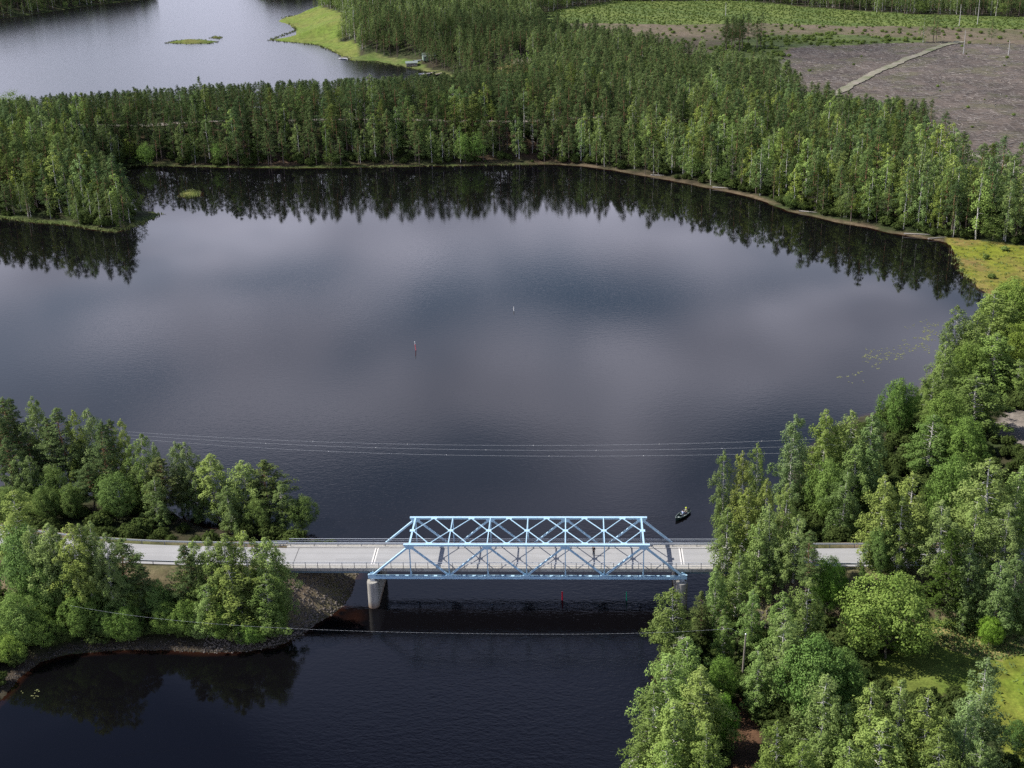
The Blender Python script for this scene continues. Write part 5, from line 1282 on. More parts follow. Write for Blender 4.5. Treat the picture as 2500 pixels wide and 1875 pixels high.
for ki in range(4):
    L_ = [t for t in ALL if t[3] == ki]
    L_.sort(key=lambda t: -t[4]/math.hypot(t[0]-CAM[0], t[1]-CAM[1])-(1000 if False else 0))
    lim = 262 if ki == 0 else (200 if ki == 1 else 60)
    # in view only
    def inview(t): return -20 < t[5] < 2232 and t[6] > 0
    pick = [t for t in L_ if inview(t)][:lim]; ids = set(id(t) for t in pick)
    for t in pick:
        ti = int(rg.integers(0, 6)); lb, gp = where_label(KI[ki], t, ti)
        put_tree(KI[ki], 1, int(rg.integers(0, 6)), t[0], t[1], t[2]-0.1, t[4], t[4]/SPEC[KI[ki]][0]*rg.uniform(1.05, 1.5), rg.uniform(0, 6.28), lb, gp+', '+KI[ki], tuple(c_*(1.15 if ki == 1 else 1.0) for c_ in TI[ti]))
    stuffs[KI[ki]] = [(t[0], t[1], t[2], t[4]/SPEC[KI[ki]][0]) for t in L_ if id(t) not in ids]

# the wood goes on past the right and lower edge of the picture
ex = jitter(np.array([(20, -140), (260, -140), (330, 330), (60, 330)], float), 6.5, rg); se = signed(ex[:, 0], ex[:, 1]); he = height(ex[:, 0], ex[:, 1], se)
pe = proj(np.column_stack([ex, he])); te = proj(np.column_stack([ex, he+17]))
ke = (se > 3) & ((pe[:, 0] > 2290) | (te[:, 1] > 1740)) & (te[:, 0] > 2250) | ((se > 3) & (te[:, 1] > 1740) & (pe[:, 2] > 0))
ke &= np.minimum(dist_line(ex[:, 0], ex[:, 1], ROAD_R), 99) > 7
for Z in (Z_LAWN, Z_BEIGE, Z_LOT, Z_MARSH, Z_CLEAR): ke &= ~inside(ex[:, 0], ex[:, 1], Z)
for i in np.where(ke)[0]: stuffs['birch' if rg.uniform() < 0.7 else 'pine'].append((ex[i, 0], ex[i, 1], he[i]-0.1, rg.uniform(0.6, 1.0)))
# shrubs along the shores and under the trees, saplings on the open land: stuff
rg = np.random.default_rng(31)
sp = jitter(W_ALL, 3.1, rg); sp = sp[vis(sp, 3)]; sd = signed(sp[:, 0], sp[:, 1]); prs = proj(np.column_stack([sp, np.full(len(sp), 1.0)]))
keep = (sd > 2.0) & (sp[:, 1] > 175) & ((rg.uniform(0, 1, len(sp)) < np.where(sd < 9, 0.75, 0.16))) & (prs[:, 2] < 700)
for Z in (Z_CLEAR, Z_SAP, Z_BARE, Z_MARSH, Z_MARSH2, Z_YARD, Z_SAND, Z_SPIT, L4, L5, L6): keep &= ~inside(sp[:, 0], sp[:, 1], Z)
keep &= (sd > 2.4) | (prs[:, 0] < 1250)
keep &= (sd > 6) | (wav(sp[:, 0], sp[:, 1], 15, 2) > -0.15)
keep &= dist_line(sp[:, 0], sp[:, 1], PATH2) > 4.0
sp = sp[keep]; sz_ = height(sp[:, 0], sp[:, 1], sd[keep])
stuffs['shrub'] = [(sp[i, 0], sp[i, 1], sz_[i]-0.15, rg.uniform(0.22, 0.85)) for i in range(len(sp))]
# near banks: bushes between the trees
nb2 = jitter(np.array([(-140, -60), (140, -60), (220, 190), (-140, 190)], float), 2.5, rg); nb2 = nb2[vis(nb2, 3)]
sd = signed(nb2[:, 0], nb2[:, 1]); keep = (sd > 1.4) & (nb2[:, 1] < 178)
dr = np.minimum(dist_line(nb2[:, 0], nb2[:, 1], ROAD_L), dist_line(nb2[:, 0], nb2[:, 1], ROAD_R)); keep &= dr > 8.5
keep &= ~((nb2[:, 0] > -48) & (nb2[:, 0] < -20) & (nb2[:, 1] > -16) & (nb2[:, 1] < 14))
keep &= ~((nb2[:, 0] > 28) & (nb2[:, 0] < 44) & (nb2[:, 1] > -8) & (nb2[:, 1] < 12))
for Z in (Z_LAWN, Z_BEIGE, Z_BEIGE2, Z_PIT, Z_LOT, Z_MARSH, Z_GARDEN): keep &= ~inside(nb2[:, 0], nb2[:, 1], Z)
keep &= rg.uniform(0, 1, len(nb2)) < np.where((nb2[:, 1] > 8) & (nb2[:, 0] < 0), 0.35, 0.7)
nb2 = nb2[keep]; sd = sd[keep]; zz_ = height(nb2[:, 0], nb2[:, 1], sd)
bush = [(nb2[i, 0], nb2[i, 1], zz_[i]-0.15, rg.uniform(0.3, 0.85)) for i in range(len(nb2))]
sap = []
for Z, st, s0, s1 in ((Z_SAP, 2.4, 0.07, 0.22), (Z_SAP2, 4.2, 0.2, 0.5), (Z_BARE, 7.0, 0.1, 0.5), (Z_CLEAR, 20.0, 0.08, 0.35), (Z_MARSH, 9.0, 0.1, 0.4)):
    q = jitter(Z, st, rg); q = q[vis(q, 3)]
    q = q[dist_line(q[:, 0], q[:, 1], PATH) > 5]
    q = q+rg.normal(0, st*0.6, q.shape); q = q[(wav(q[:, 0], q[:, 1], 30, 1)+rg.uniform(-0.5, 0.5, len(q)) > (-9 if st < 4 else -0.1))]
    z_ = height(q[:, 0], q[:, 1])
    sap += [(q[i, 0], q[i, 1], z_[i]-0.1, rg.uniform(s0, s1)) for i in range(len(q))]

LIBC = {}
def lib_coll(kind, lod, n, tints=None):
    key = (kind, lod, tints)
    if key in LIBC: return LIBC[key]
    col_ = bpy.data.collections.new('source_'+kind)
    for i in range(n):
        _, _, (Q, T, WV, WF) = lib(kind, lod, i)
        V = np.concatenate([Q, WV]); F = np.concatenate([np.arange(len(Q)).reshape(-1, 4), WF+len(Q)]); mi = np.concatenate([np.zeros(len(Q)//4, int), np.ones(len(WF), int)])
        me = new_mesh(kind+'_whole', V, F, [LM[tints] if tints else LEAF[kind], BARK[kind]], False, mi)
        at = me.attributes.new('tone', 'FLOAT', 'POINT'); at.data.foreach_set('value', np.concatenate([T, np.zeros(len(WV))]).astype(np.float32))
        o = bpy.data.objects.new(kind+'_source', me); col_.objects.link(o)
    LIBC[key] = col_; return col_
def instancer(name, pts, coll, label, cat, seed, flat=False):
    rgx = np.random.default_rng(seed); n = len(pts); P_ = np.array(pts)
    me = bpy.data.meshes.new(name); me.vertices.add(n); me.vertices.foreach_set('co', P_[:, :3].astype(np.float32).ravel())
    a1 = me.attributes.new('siz', 'FLOAT_VECTOR', 'POINT'); wv_ = P_[:, 3]*rgx.uniform(1.0, 1.45, n)
    a1.data.foreach_set('vector', np.stack([wv_, wv_, P_[:, 3]], -1).astype(np.float32).ravel())
    a2 = me.attributes.new('rot', 'FLOAT_VECTOR', 'POINT'); a2.data.foreach_set('vector', np.stack([np.zeros(n), np.zeros(n), rgx.uniform(0, 6.28, n)], -1).astype(np.float32).ravel())
    a3 = me.attributes.new('pick', 'INT', 'POINT'); a3.data.foreach_set('value', rgx.integers(0, len(coll.objects), n).astype(np.int32))
    me.update()
    o = bpy.data.objects.new(name, me); C.objects.link(o)
    ng = bpy.data.node_groups.new(name+'_nodes', 'GeometryNodeTree')
    ng.interface.new_socket('Geometry', in_out='INPUT', socket_type='NodeSocketGeometry'); ng.interface.new_socket('Geometry', in_out='OUTPUT', socket_type='NodeSocketGeometry')
    gi = ng.nodes.new('NodeGroupInput'); g_o = ng.nodes.new('NodeGroupOutput')
    ci = ng.nodes.new('GeometryNodeCollectionInfo'); ci.inputs['Collection'].default_value = coll; ci.inputs['Separate Children'].default_value = True; ci.inputs['Reset Children'].default_value = True
    ip = ng.nodes.new('GeometryNodeInstanceOnPoints'); ip.inputs['Pick Instance'].default_value = True
    def na(nm, ty):
        q_ = ng.nodes.new('GeometryNodeInputNamedAttribute'); q_.data_type = ty; q_.inputs['Name'].default_value = nm; return q_.outputs['Attribute']
    ng.links.new(gi.outputs[0], ip.inputs['Points']); ng.links.new(ci.outputs[0], ip.inputs['Instance'])
    ng.links.new(na('pick', 'INT'), ip.inputs['Instance Index']); ng.links.new(na('siz', 'FLOAT_VECTOR'), ip.inputs['Scale'])
    er = ng.nodes.new('FunctionNodeEulerToRotation'); ng.links.new(na('rot', 'FLOAT_VECTOR'), er.inputs[0]); ng.links.new(er.outputs[0], ip.inputs['Rotation'])
    ng.links.new(ip.outputs[0], g_o.inputs[0])
    md = o.modifiers.new('scatter', 'NODES'); md.node_group = ng
    tag(o, label, cat, None, 'stuff'); return o
instancer('pine_wood', stuffs['pine'], lib_coll('pine', 1, 6), 'dark green pine wood stretching over the far land', 'wood', 1)
instancer('birch_wood', stuffs['birch'], lib_coll('birch', 1, 6), 'light green birches mixed through the far pine wood', 'wood', 2)
instancer('spruce_wood', stuffs['spruce'], lib_coll('spruce', 1, 3), 'darker pointed spruces mixed through the far wood', 'wood', 3)
if stuffs['broad']: instancer('broadleaf_wood', stuffs['broad'], lib_coll('broad', 1, 4), 'low rounded broadleaf trees mixed through the far wood', 'wood', 4)
instancer('undergrowth', stuffs['shrub']+bush, lib_coll('shrub', 1, 4), 'green bushes filling the banks under the trees', 'undergrowth', 5)
instancer('saplings', sap, lib_coll('shrub', 1, 4, 'broad'), 'bright young saplings covering the open land at the upper right', 'saplings', 6)

# features of the far shore
def spot(kd, dx, dy, h, ws, label, tint=(1, 1, 1), lod=1, grp=None, var=0, zg=1.5):
    q = U(dx, dy, zg); z = H1(q[0], q[1]); return put_tree(kd, lod, var, q[0], q[1], z-0.1, h, ws, 0.7*var, label, grp, tint)
spot('broad', 40, 310, 14, 1.35, 'big round light green tree on the left side of the far belt', (1.25, 1.3, 0.95), var=1)
for i, (dx, dy, h, lb) in enumerate([(242, 338, 9, 'pale grey-green willow at the bend of the left bay'), (318, 350, 9.5, 'wide pale bush-tree at the far left shore of the lake'), (474, 348, 9, 'bright rounded tree alone on the far shore left of the middle'), (1035, 343, 11, 'broad light tree on the far shore right of the middle'), (1005, 346, 11.5, 'light tree just left of the broad one on the far shore')]):
    spot('broad', dx, dy, h, 0.7, lb, (1.1, 1.3, 1.1), var=i)
for i, (dx, dy, h, lb) in enumerate([(706, 345, 15, 'tall thin birch with white stem on the far shore strip'), (860, 338, 16, 'dense tall birch on the far shore strip under the track'), (932, 342, 13, 'slim bright birch on the far shore strip'), (995, 344, 14, 'white-stemmed birch pair on the far shore strip, left of the broad tree'), (1208, 300, 13, 'birch cutting across the pale track on the far side'), (985, 330, 12.5, 'thin birch beside the white-stemmed one on the far shore strip')]):
    spot('birch', dx, dy, h, 0.72, lb, (1.1, 1.25, 1.0), var=i)
for i, (dx, dy, h, lb) in enumerate([(562, 318, 11, 'bare grey dead tree on the far shore strip left of the middle'), (1150, 335, 12, 'bare grey dead tree on the far shore strip right of the middle'), (1583, 395, 13, 'bleached dead trunk in the wood of the right far shore'), (2000, 450, 13, 'leafless grey tree in the wood near the marsh')]):
    spot('dead', dx, dy, h, 0.9, lb, var=i)
rdd = np.random.default_rng(8)
dn = [(1302, 330, 'first bleached snag of the right far wood, at its left end'), (1395, 345, 'grey snag leaning behind the shore at the left of the right far wood'), (1480, 372, 'grey snag left of the shore bend'), (1640, 405, 'pale snag in the wood right of the shore bend'), (1706, 380, 'thin grey snag below the retained pines'),
      (1762, 440, 'grey snag by the waterline under the clear-cut road'), (1838, 462, 'spreading grey snag at the waterline under the clear-cut'), (1905, 430, 'tall grey snag under the clear-cut'), (2075, 500, 'grey snag beside the yellow marsh'), (2150, 470, 'leafless snag above the yellow marsh'), (2190, 500, 'small leafless snag at the right end of the marsh'), (640, 330, 'brown-grey snag on the far slope left of the tall thin birch'), (790, 322, 'grey snag on the far slope near the rust-coloured pine')]
for i, (dx, dy, lb) in enumerate(dn):
    e = spot('dead', dx, dy, rdd.uniform(10, 15), rdd.uniform(0.8, 1.2), lb, var=i); e.rotation_euler = (rdd.normal(0, 0.06), rdd.normal(0, 0.06), i)
# bright aspens on the summer-house beach
for i, (dx, dy, h) in enumerate([(1120, 180, 14.5), (1140, 181, 13.5), (1158, 182, 14.5), (1172, 183, 13.5)]):
    spot('birch', dx, dy, h, 0.62, ('leftmost', 'second from left', 'third from left', 'rightmost')[i]+' of four bright aspens beside the summer house beach', (1.2, 1.4, 1.0), var=i, grp='aspens by the summer house')
# reddish dead pine crown in the belt
cm, tm, (Q_, T_, WV_, WF_) = lib('pine', 1, 2)
rcm = bpy.data.meshes.new('rust_crown'); rcm = new_mesh('rust_crown', Q_, np.arange(len(Q_)).reshape(-1, 4), [M_RUST])
q = U(803, 279, 1.5); e = empty('pine_tree', (q[0], q[1], H1(q[0], q[1])), 'rust-coloured dying pine in the belt by the track', 'tree', None, 0.3, (0.8, 0.8, 0.8))
o = bpy.data.objects.new('trunk', tm); C.objects.link(o); o.parent = e; o = bpy.data.objects.new('crown', rcm); C.objects.link(o); o.parent = e
# four retained bare birch stems on the clear-cut
for i, (dx, dy, h, lb) in enumerate([(2071, 64, 13, 'pale bare birch stem left of two by the far edge of the clearing'), (2110, 62, 16, 'pale bare birch stem, the right and taller of two by the far edge'), (2080, 124, 13, 'pale bare birch stem standing by the end of the track'), (2177, 128, 8, 'short bare stem near the right edge of the clear-cut'), (1567, 40, 9, 'lonely bare stem in the bright sapling field')]):
    q = U(dx, dy, 2.0); z = H1(q[0], q[1]); g = empty('bare_birch', (q[0], q[1], z), lb, 'tree', 'bare stems left on the clearing')
    MB().tube([(0, 0, -0.3), (0.1, 0, h*0.5), (0, 0.1, h)], [0.26, 0.2, 0.07], 7).build('trunk', M_BBARK, g)
    m = MB()
    for k_ in range(7):
        z0 = h*(0.6+0.05*k_); t_ = k_*2.4; m.tube([(0, 0, z0), (math.cos(t_)*0.9, math.sin(t_)*0.9, z0+0.5)], [0.05, 0.015], 5)
    m.build('branches', M_DEAD, g)
# ------------------------------------------------------------------ small things of the setting
rg = np.random.default_rng(91)
def stuff_mesh(name, V, F, mat, label, cat, smooth=False):
    me = new_mesh(name, np.array(V), np.array(F), [mat], smooth); o = bpy.data.objects.new(name, me); C.objects.link(o); tag(o, label, cat, None, 'stuff'); return o
# stones: irregular twelve-vertex lumps
ICO = None
def ico():
    b = bmesh.new(); bmesh.ops.create_icosphere(b, subdivisions=1, radius=1.0)
    V = np.array([v.co[:] for v in b.verts]); F = np.array([[v.index for v in f.verts] for f in b.faces]); b.free(); return V, F
IV, IF_ = ico()
def stones(name, pts, smin, smax, mat, label, seed):
    r_ = np.random.default_rng(seed); V = []; F = []; o = 0
    for p in pts:
        s_ = smin*(smax/smin)**(r_.uniform()**1.8); v = IV*(1+r_.uniform(-0.28, 0.28, (len(IV), 1)))*np.array([1, r_.uniform(0.6, 1), r_.uniform(0.5, 0.8)])*s_
        t = r_.uniform(0, 6.28); c_, s2 = math.cos(t), math.sin(t); v = v@np.array([[c_, s2, 0], [-s2, c_, 0], [0, 0, 1]])
        V.append(v+np.array(p)); F.append(IF_+o); o += len(IV)
    return stuff_mesh(name, np.concatenate(V), np.concatenate(F), mat, label, 'stones')
a = Mat('riprap_stone'); v = a.coord(); n_ = a.noise(v, 0.9, 3, 0.6); n2_ = a.noise(v, 7, 3, 0.6)
M_STONE = a.pbr(a.mix(n2_, a.mix(a.rng(n_, 0.35, 0.65), (0.075, 0.058, 0.046), (0.185, 0.150, 0.122)), (0.12, 0.108, 0.098)), 0.92, a.bump(n2_, 0.4, 0.04))
M_DSTONE = simple('dark_wet_stone', (0.055, 0.047, 0.040), 0.8, 0.4, 3)
pts = []
for x0, x1, y0, y1, n_ in ((-50, -20, -19, 15, 9000), (24, 46, -10, 14, 5000)):
    X_ = rg.uniform(x0, x1, n_); Y_ = rg.uniform(y0, y1, n_); S_ = signed(X_, Y_); Hh = height(X_, Y_, S_)
    k_ = (Hh < ROAD_Z-0.5) & (Hh > -0.4)
    pts += [(X_[i], Y_[i], Hh[i]+0.02) for i in np.where(k_)[0]]
stones('riprap_stones', pts, 0.09, 0.30, M_STONE, 'brown and grey stones covering the slopes under both bridge ends', 4)
# shore gravel of the dark bay and the far right shore
pts = []
sh = P2([(-20, 1500), (40, 1463), (90, 1428), (150, 1412), (250, 1404), (350, 1404), (450, 1409), (540, 1405), (600, 1395), (650, 1372), (690, 1336)])
seg = np.hypot(*np.diff(sh, axis=0).T); cs_ = np.concatenate([[0], np.cumsum(seg)])
for _ in range(2600):
    t = rg.uniform(0, cs_[-1]); x_ = np.interp(t, cs_, sh[:, 0])+rg.normal(0, 0.9); y_ = np.interp(t, cs_, sh[:, 1])+abs(rg.normal(0, 1.4))-0.3; pts.append((x_, y_, 0))
A_ = np.array(pts); zs = height(A_[:, 0], A_[:, 1]); pts = [(A_[i, 0], A_[i, 1], zs[i]) for i in range(len(A_)) if zs[i] > -0.25]
stones('shore_gravel', pts, 0.05, 0.20, M_DSTONE, 'stones and gravel along the shore of the dark bay', 5)
M_PSTONE = simple('pale_granite', (0.30, 0.28, 0.25), 0.85, 0.25, 4)
def boulder(loc, s_, label, seed, sz=(1, 0.8, 0.6)):
    r_ = np.random.default_rng(seed); b = bmesh.new(); bmesh.ops.create_icosphere(b, subdivisions=3, radius=1.0)
    k1 = r_.normal(0, 1.6, (5, 3)); ph = r_.uniform(0, 6, 5)
    for v_ in b.verts:
        d = 1+0.10*sum(math.sin(k1[i] @ np.array(v_.co)+ph[i]) for i in range(5)); v_.co = Vector((v_.co.x*sz[0], v_.co.y*sz[1], v_.co.z*sz[2]))*d*s_
    me = bpy.data.meshes.new('boulder'); b.to_mesh(me); b.free(); me.materials.append(M_DSTONE if 'lower left' in label else M_PSTONE); me.shade_smooth(); o = bpy.data.objects.new('boulder', me); C.objects.link(o); o.location = loc
    tag(o, label, 'boulder', 'shore boulders'); return o
q = U(1366, 1652, 0); boulder((q[0], q[1], 0.1), 0.62, 'pale boulder at the bottom edge by the right bank, nearer the water', 4, (0.8, 0.9, 1.1))
q = U(1384, 1644, 0); boulder((q[0], q[1], 0.25), 0.85, 'larger pale boulder at the bottom edge right beside the smaller one', 5, (0.8, 0.9, 1.1))
# logging slash: real sticks on the clear-cut
M_SLASH = simple('bleached_slash', (0.24, 0.215, 0.195), 0.9, 0.5, 0.25)
q = jitter(Z_CLEAR, 2.6, rg, 0.9); q = q[vis(q, 1)]; q = q[dist_line(q[:, 0], q[:, 1], PATH) > 4.5]
dens = wav(q[:, 0], q[:, 1], 22, 1)+rg.uniform(-0.5, 0.5, len(q)); q = q[dens > -0.25]; zq = height(q[:, 0], q[:, 1]); V = []; F = []; o_ = 0
for i in range(len(q)):
    t = 0.35+rg.normal(0, 0.28) if rg.uniform() < 0.6 else rg.uniform(0, PI); L_ = rg.uniform(0.8, 4.2); r_ = rg.uniform(0.05, 0.13); d = np.array([math.cos(t)*L_/2, math.sin(t)*L_/2, rg.uniform(-0.1, 0.1)]); p = np.array([q[i, 0], q[i, 1], zq[i]+0.12])
    n_ = np.array([-math.sin(t), math.cos(t), 0])*r_; u2 = np.array([0, 0, r_*1.6])
    V += [p-d-n_, p-d+n_, p-d+u2, p+d-n_, p+d+n_, p+d+u2]; F += [(o_, o_+3, o_+5, o_+2), (o_+1, o_+2, o_+5, o_+4), (o_, o_+1, o_+4, o_+3)]; o_ += 6
stuff_mesh('logging_slash', V, F, M_SLASH, 'pale branches and logs littering the grey clear-cut', 'slash')
# lily pads
M_LILY = simple('lily_pad', (0.15, 0.16, 0.06), 0.5, 0.35, 0.5)
def pads(name, blobs, label, seed, r0=0.10, r1=0.24):
    r_ = np.random.default_rng(seed); V = []; F = []; o = 0
    for cx0, cy0, sx0, sy0, n in blobs:
        k_ = 0
        while k_ < n:
            a_, b_ = r_.normal(cx0, sx0), r_.normal(cy0, sy0)
            for _ in range(int(r_.integers(2, 7))):
                q_ = U(a_+r_.normal(0, 3.0), b_+r_.normal(0, 1.6), 0); rr = r_.uniform(r0, r1); t0 = r_.uniform(0, 6.28)
                for j in range(8): V.append((q_[0]+rr*math.cos(t0+j*0.76), q_[1]+rr*math.sin(t0+j*0.76), 0.018+0.012*r_.uniform()))
                F.append(tuple(range(o, o+8))); o += 8; k_ += 1
    me = bpy.data.meshes.new(name); me.from_pydata([tuple(map(float, p)) for p in V], [], F); me.materials.append(M_LILY); ob = bpy.data.objects.new(name, me); C.objects.link(ob); tag(ob, label, 'lily pads', None, 'stuff')
pads('lily_pads', [(1905, 775, 22, 11, 150), (1995, 728, 16, 16, 130), (1960, 750, 30, 6, 50), (1845, 820, 14, 7, 20), (2005, 705, 12, 8, 30)], 'scattered yellow-green lily pads on the lake before the right bank', 7)
pads('lily_pads', [(75, 1505, 16, 6, 12), (310, 440, 30, 8, 60)], 'yellow lily pads in the still dark bays at the left', 8, 0.06, 0.13)
# reeds and sedge: upright blades along the grassy shores
a = Mat('reed_blades'); oi = a.new('ShaderNodeObjectInfo'); v = a.coord(); n_ = a.noise(v, 0.4, 3, 0.6)
M_REED = a.pbr(a.mix(n_, (0.10, 0.145, 0.03), (0.19, 0.20, 0.06)), 0.8)
V = []; F = []; o_ = 0
def reed(x, y, z, h_):
    global o_
    for _ in range(5):
        t = rg.uniform(0, PI); dx_, dy_ = math.cos(t)*0.16, math.sin(t)*0.16; lx, ly = rg.normal(0, 0.25, 2); px_, py_ = x+rg.normal(0, 0.3), y+rg.normal(0, 0.3)
        V.extend([(px_-dx_, py_-dy_, z), (px_+dx_, py_+dy_, z), (px_+dx_*0.2+lx, py_+dy_*0.2+ly, z+h_), (px_-dx_*0.2+lx, py_-dy_*0.2+ly, z+h_)]); F.append((o_, o_+1, o_+2, o_+3)); o_ += 4
EDGE = [(P2([(-20, 470), (60, 479), (150, 487), (215, 498), (248, 501), (290, 492), (325, 474), (345, 463)]), 2.0, 0.7), (P2([(268, 447), (248, 428), (238, 402), (240, 369), (300, 357), (400, 360), (600, 363), (800, 361), (1000, 358), (1180, 355)]), 1.4, 0.6),
        (P2([(2060, 545), (2092, 602), (2134, 634)]), 2.0, 0.5), (P2([(640, 33), (612, 39), (641, 65), (583, 87), (690, 98), (763, 131), (853, 141), (955, 163), (1035, 188)]), 1.2, 0.8)]
for ln, dn, h_ in EDGE:
    sg = np.hypot(*np.diff(ln, axis=0).T); cs_ = np.concatenate([[0], np.cumsum(sg)])
    for _ in range(int(cs_[-1]*dn)):
        t = rg.uniform(0, cs_[-1]); x_ = np.interp(t, cs_, ln[:, 0])+rg.normal(0, 0.8); y_ = np.interp(t, cs_, ln[:, 1])+rg.normal(0.5, 0.8); reed(x_, y_, -0.05, h_*rg.uniform(0.6, 1.2))
for poly, n_ in ((L4, 420), (L5, 120), (L6, 260)):
    c_ = poly.mean(0); ex = poly.max(0)-poly.min(0)
    for _ in range(n_):
        p = c_+rg.uniform(-0.55, 0.55, 2)*ex
        if inside(np.array([p[0]]), np.array([p[1]]), c_+(poly-c_)*1.1)[0]: reed(p[0], p[1], 0.0, 0.6*rg.uniform(0.6, 1.2))
stuff_mesh('reeds', V, F, M_REED, 'green reeds and sedge along the grassy shores and islets', 'reeds')
# grass tufts on the lawn side and road banks
V = []; F = []; o_ = 0
M_GRASS = simple('rough_grass', (0.10, 0.15, 0.03), 0.85, 0.4, 0.3)
for poly, n_ in ((Z_LAWN, 120), (Z_BEIGE, 500), (Z_BEIGE2, 60), (Z_MARSH, 260)):
    q = jitter(poly, math.sqrt(abs(np.dot(poly[:, 0], np.roll(poly[:, 1], 1))-np.dot(poly[:, 1], np.roll(poly[:, 0], 1)))/2/n_), rg, 0.6); q = q[vis(q, 1)]; z_ = height(q[:, 0], q[:, 1])
    for i in range(len(q)): reed(q[i, 0], q[i, 1], z_[i], rg.uniform(0.12, 0.4))
stuff_mesh('grass_tufts', V, F, M_GRASS, 'rough grass tufts on the clearing and the marsh', 'grass')

# summer houses, jetties and boats on the shore of the far lake
M_ROOF = simple('weathered_roof', (0.20, 0.24, 0.23), 0.7, 0.15, 1.0); M_LOG = simple('brown_log_wall', (0.16, 0.095, 0.055), 0.85, 0.2, 2.0); M_PALEW = simple('pale_green_board_wall', (0.20, 0.27, 0.22), 0.8, 0.1, 2.0)
M_GLASS = simple('dark_window_glass', (0.02, 0.025, 0.03), 0.1, 0.1); M_RROOF = simple('brown_shingle_roof', (0.17, 0.13, 0.10), 0.85, 0.25, 1.5); M_TARP = simple('dark_blue_tarpaulin', (0.03, 0.04, 0.09), 0.6)
def house(dx, dy, L_, W_, H_, rh, rz, wall, roof, label, cat='summer house'):
    q = U(dx, dy, 1.8); z = H1(q[0], q[1])-0.1; g = empty('summer_house', (q[0], q[1], z), label, cat, None, rz)
    m = MB(); m.box(-L_/2, L_/2, -W_/2, W_/2, 0, H_); m.add([(-L_/2, -W_/2, H_), (-L_/2, W_/2, H_), (-L_/2, 0, H_+rh), (L_/2, -W_/2, H_), (L_/2, W_/2, H_), (L_/2, 0, H_+rh)], [(0, 2, 1), (3, 4, 5)]); m.build('wall', wall, g)
    m = MB(); ov = 0.45; k_ = rh/(W_/2)
    for s_ in (-1, 1):
        m.add([(-L_/2-ov, s_*(W_/2+ov), H_-ov*k_+0.05), (L_/2+ov, s_*(W_/2+ov), H_-ov*k_+0.05), (L_/2+ov, 0, H_+rh+0.05), (-L_/2-ov, 0, H_+rh+0.05),
               (-L_/2-ov, s_*(W_/2+ov), H_-ov*k_+0.17), (L_/2+ov, s_*(W_/2+ov), H_-ov*k_+0.17), (L_/2+ov, 0, H_+rh+0.17), (-L_/2-ov, 0, H_+rh+0.17)],
              [(0, 1, 2, 3), (4, 7, 6, 5), (0, 4, 5, 1), (1, 5, 6, 2), (3, 2, 6, 7), (0, 3, 7, 4)])
    rf = m.build('roof', roof, g)
    m = MB(); m.box(L_*0.2, L_*0.2+0.5, -0.25+W_*0.15, 0.25+W_*0.15, H_+rh*0.4, H_+rh+0.7); m.build('chimney', M_CONC, rf)
    m = MB(); m.box(-0.45, 0.45, -W_/2-0.06, -W_/2-0.005, 0.1, 2.1); m.build('door', M_WOOD, g)
    for sx in (-1, 1):
        m = MB(); m.box(sx*L_*0.32-0.5, sx*L_*0.32+0.5, -W_/2-0.05, -W_/2-0.005, 1.0, 2.0); f_ = m.build('window', M_WHITE, g)
        m = MB(); m.box(sx*L_*0.32-0.42, sx*L_*0.32+0.42, -W_/2-0.07, -W_/2-0.052, 1.08, 1.92); m.build('pane', M_GLASS, f_)
    return g
house(926, 134, 6.5, 5.0, 2.5, 1.3, 0.25, M_PALEW, M_ROOF, 'pale green summer house among the pines on the far lake shore')
house(889, 137, 6.0, 3.6, 1.9, 0.7, 0.15, M_WOOD, M_ROOF, 'low grey boathouse at the shore of the far lake', 'boathouse')
house(1131, 170, 8.5, 6.0, 2.7, 2.0, -0.35, M_LOG, M_RROOF, 'brown log house with a shingle roof behind the aspens')
house(951, 110, 6.0, 4.5, 2.4, 1.2, 0.1, M_WOOD, M_ROOF, 'small grey cabin deeper in the pines behind the green house')
def jetty(p, q, label, w_=1.6):
    a_, b_ = U(*p), U(*q); d = Vector((b_[0]-a_[0], b_[1]-a_[1], 0)); L_ = d.length; g = empty('jetty', (a_[0], a_[1], 0), label, 'jetty', 'jetties on the far lake', math.atan2(d.y, d.x))
    m = MB(); n_ = int(L_/0.22)
    for i in range(n_): m.box(i*0.22, i*0.22+0.2, -w_/2, w_/2, 0.42, 0.47)
    m.box(0, L_, -w_/2+0.1, -w_/2+0.2, 0.28, 0.417); m.box(0, L_, w_/2-0.2, w_/2-0.1, 0.28, 0.417); m.build('decking', M_WOOD, g)
    for i in range(int(L_/3)+1):
        for s_ in (-1, 1): m = MB(); m.tube([(min(i*3+0.3, L_-0.3), s_*(w_/2-0.3), -1.5), (min(i*3+0.3, L_-0.3), s_*(w_/2-0.3), 0.27)], 0.08, 8); m.build('pile', M_WOOD, g)
jetty((757, 127), (734, 126), 'leftmost grey jetty with boats by the grassy point'); jetty((935, 158), (912, 163), 'middle grey jetty reaching into the dark water of the far lake'); jetty((955, 159), (938, 163), 'short jetty just right of the middle one')
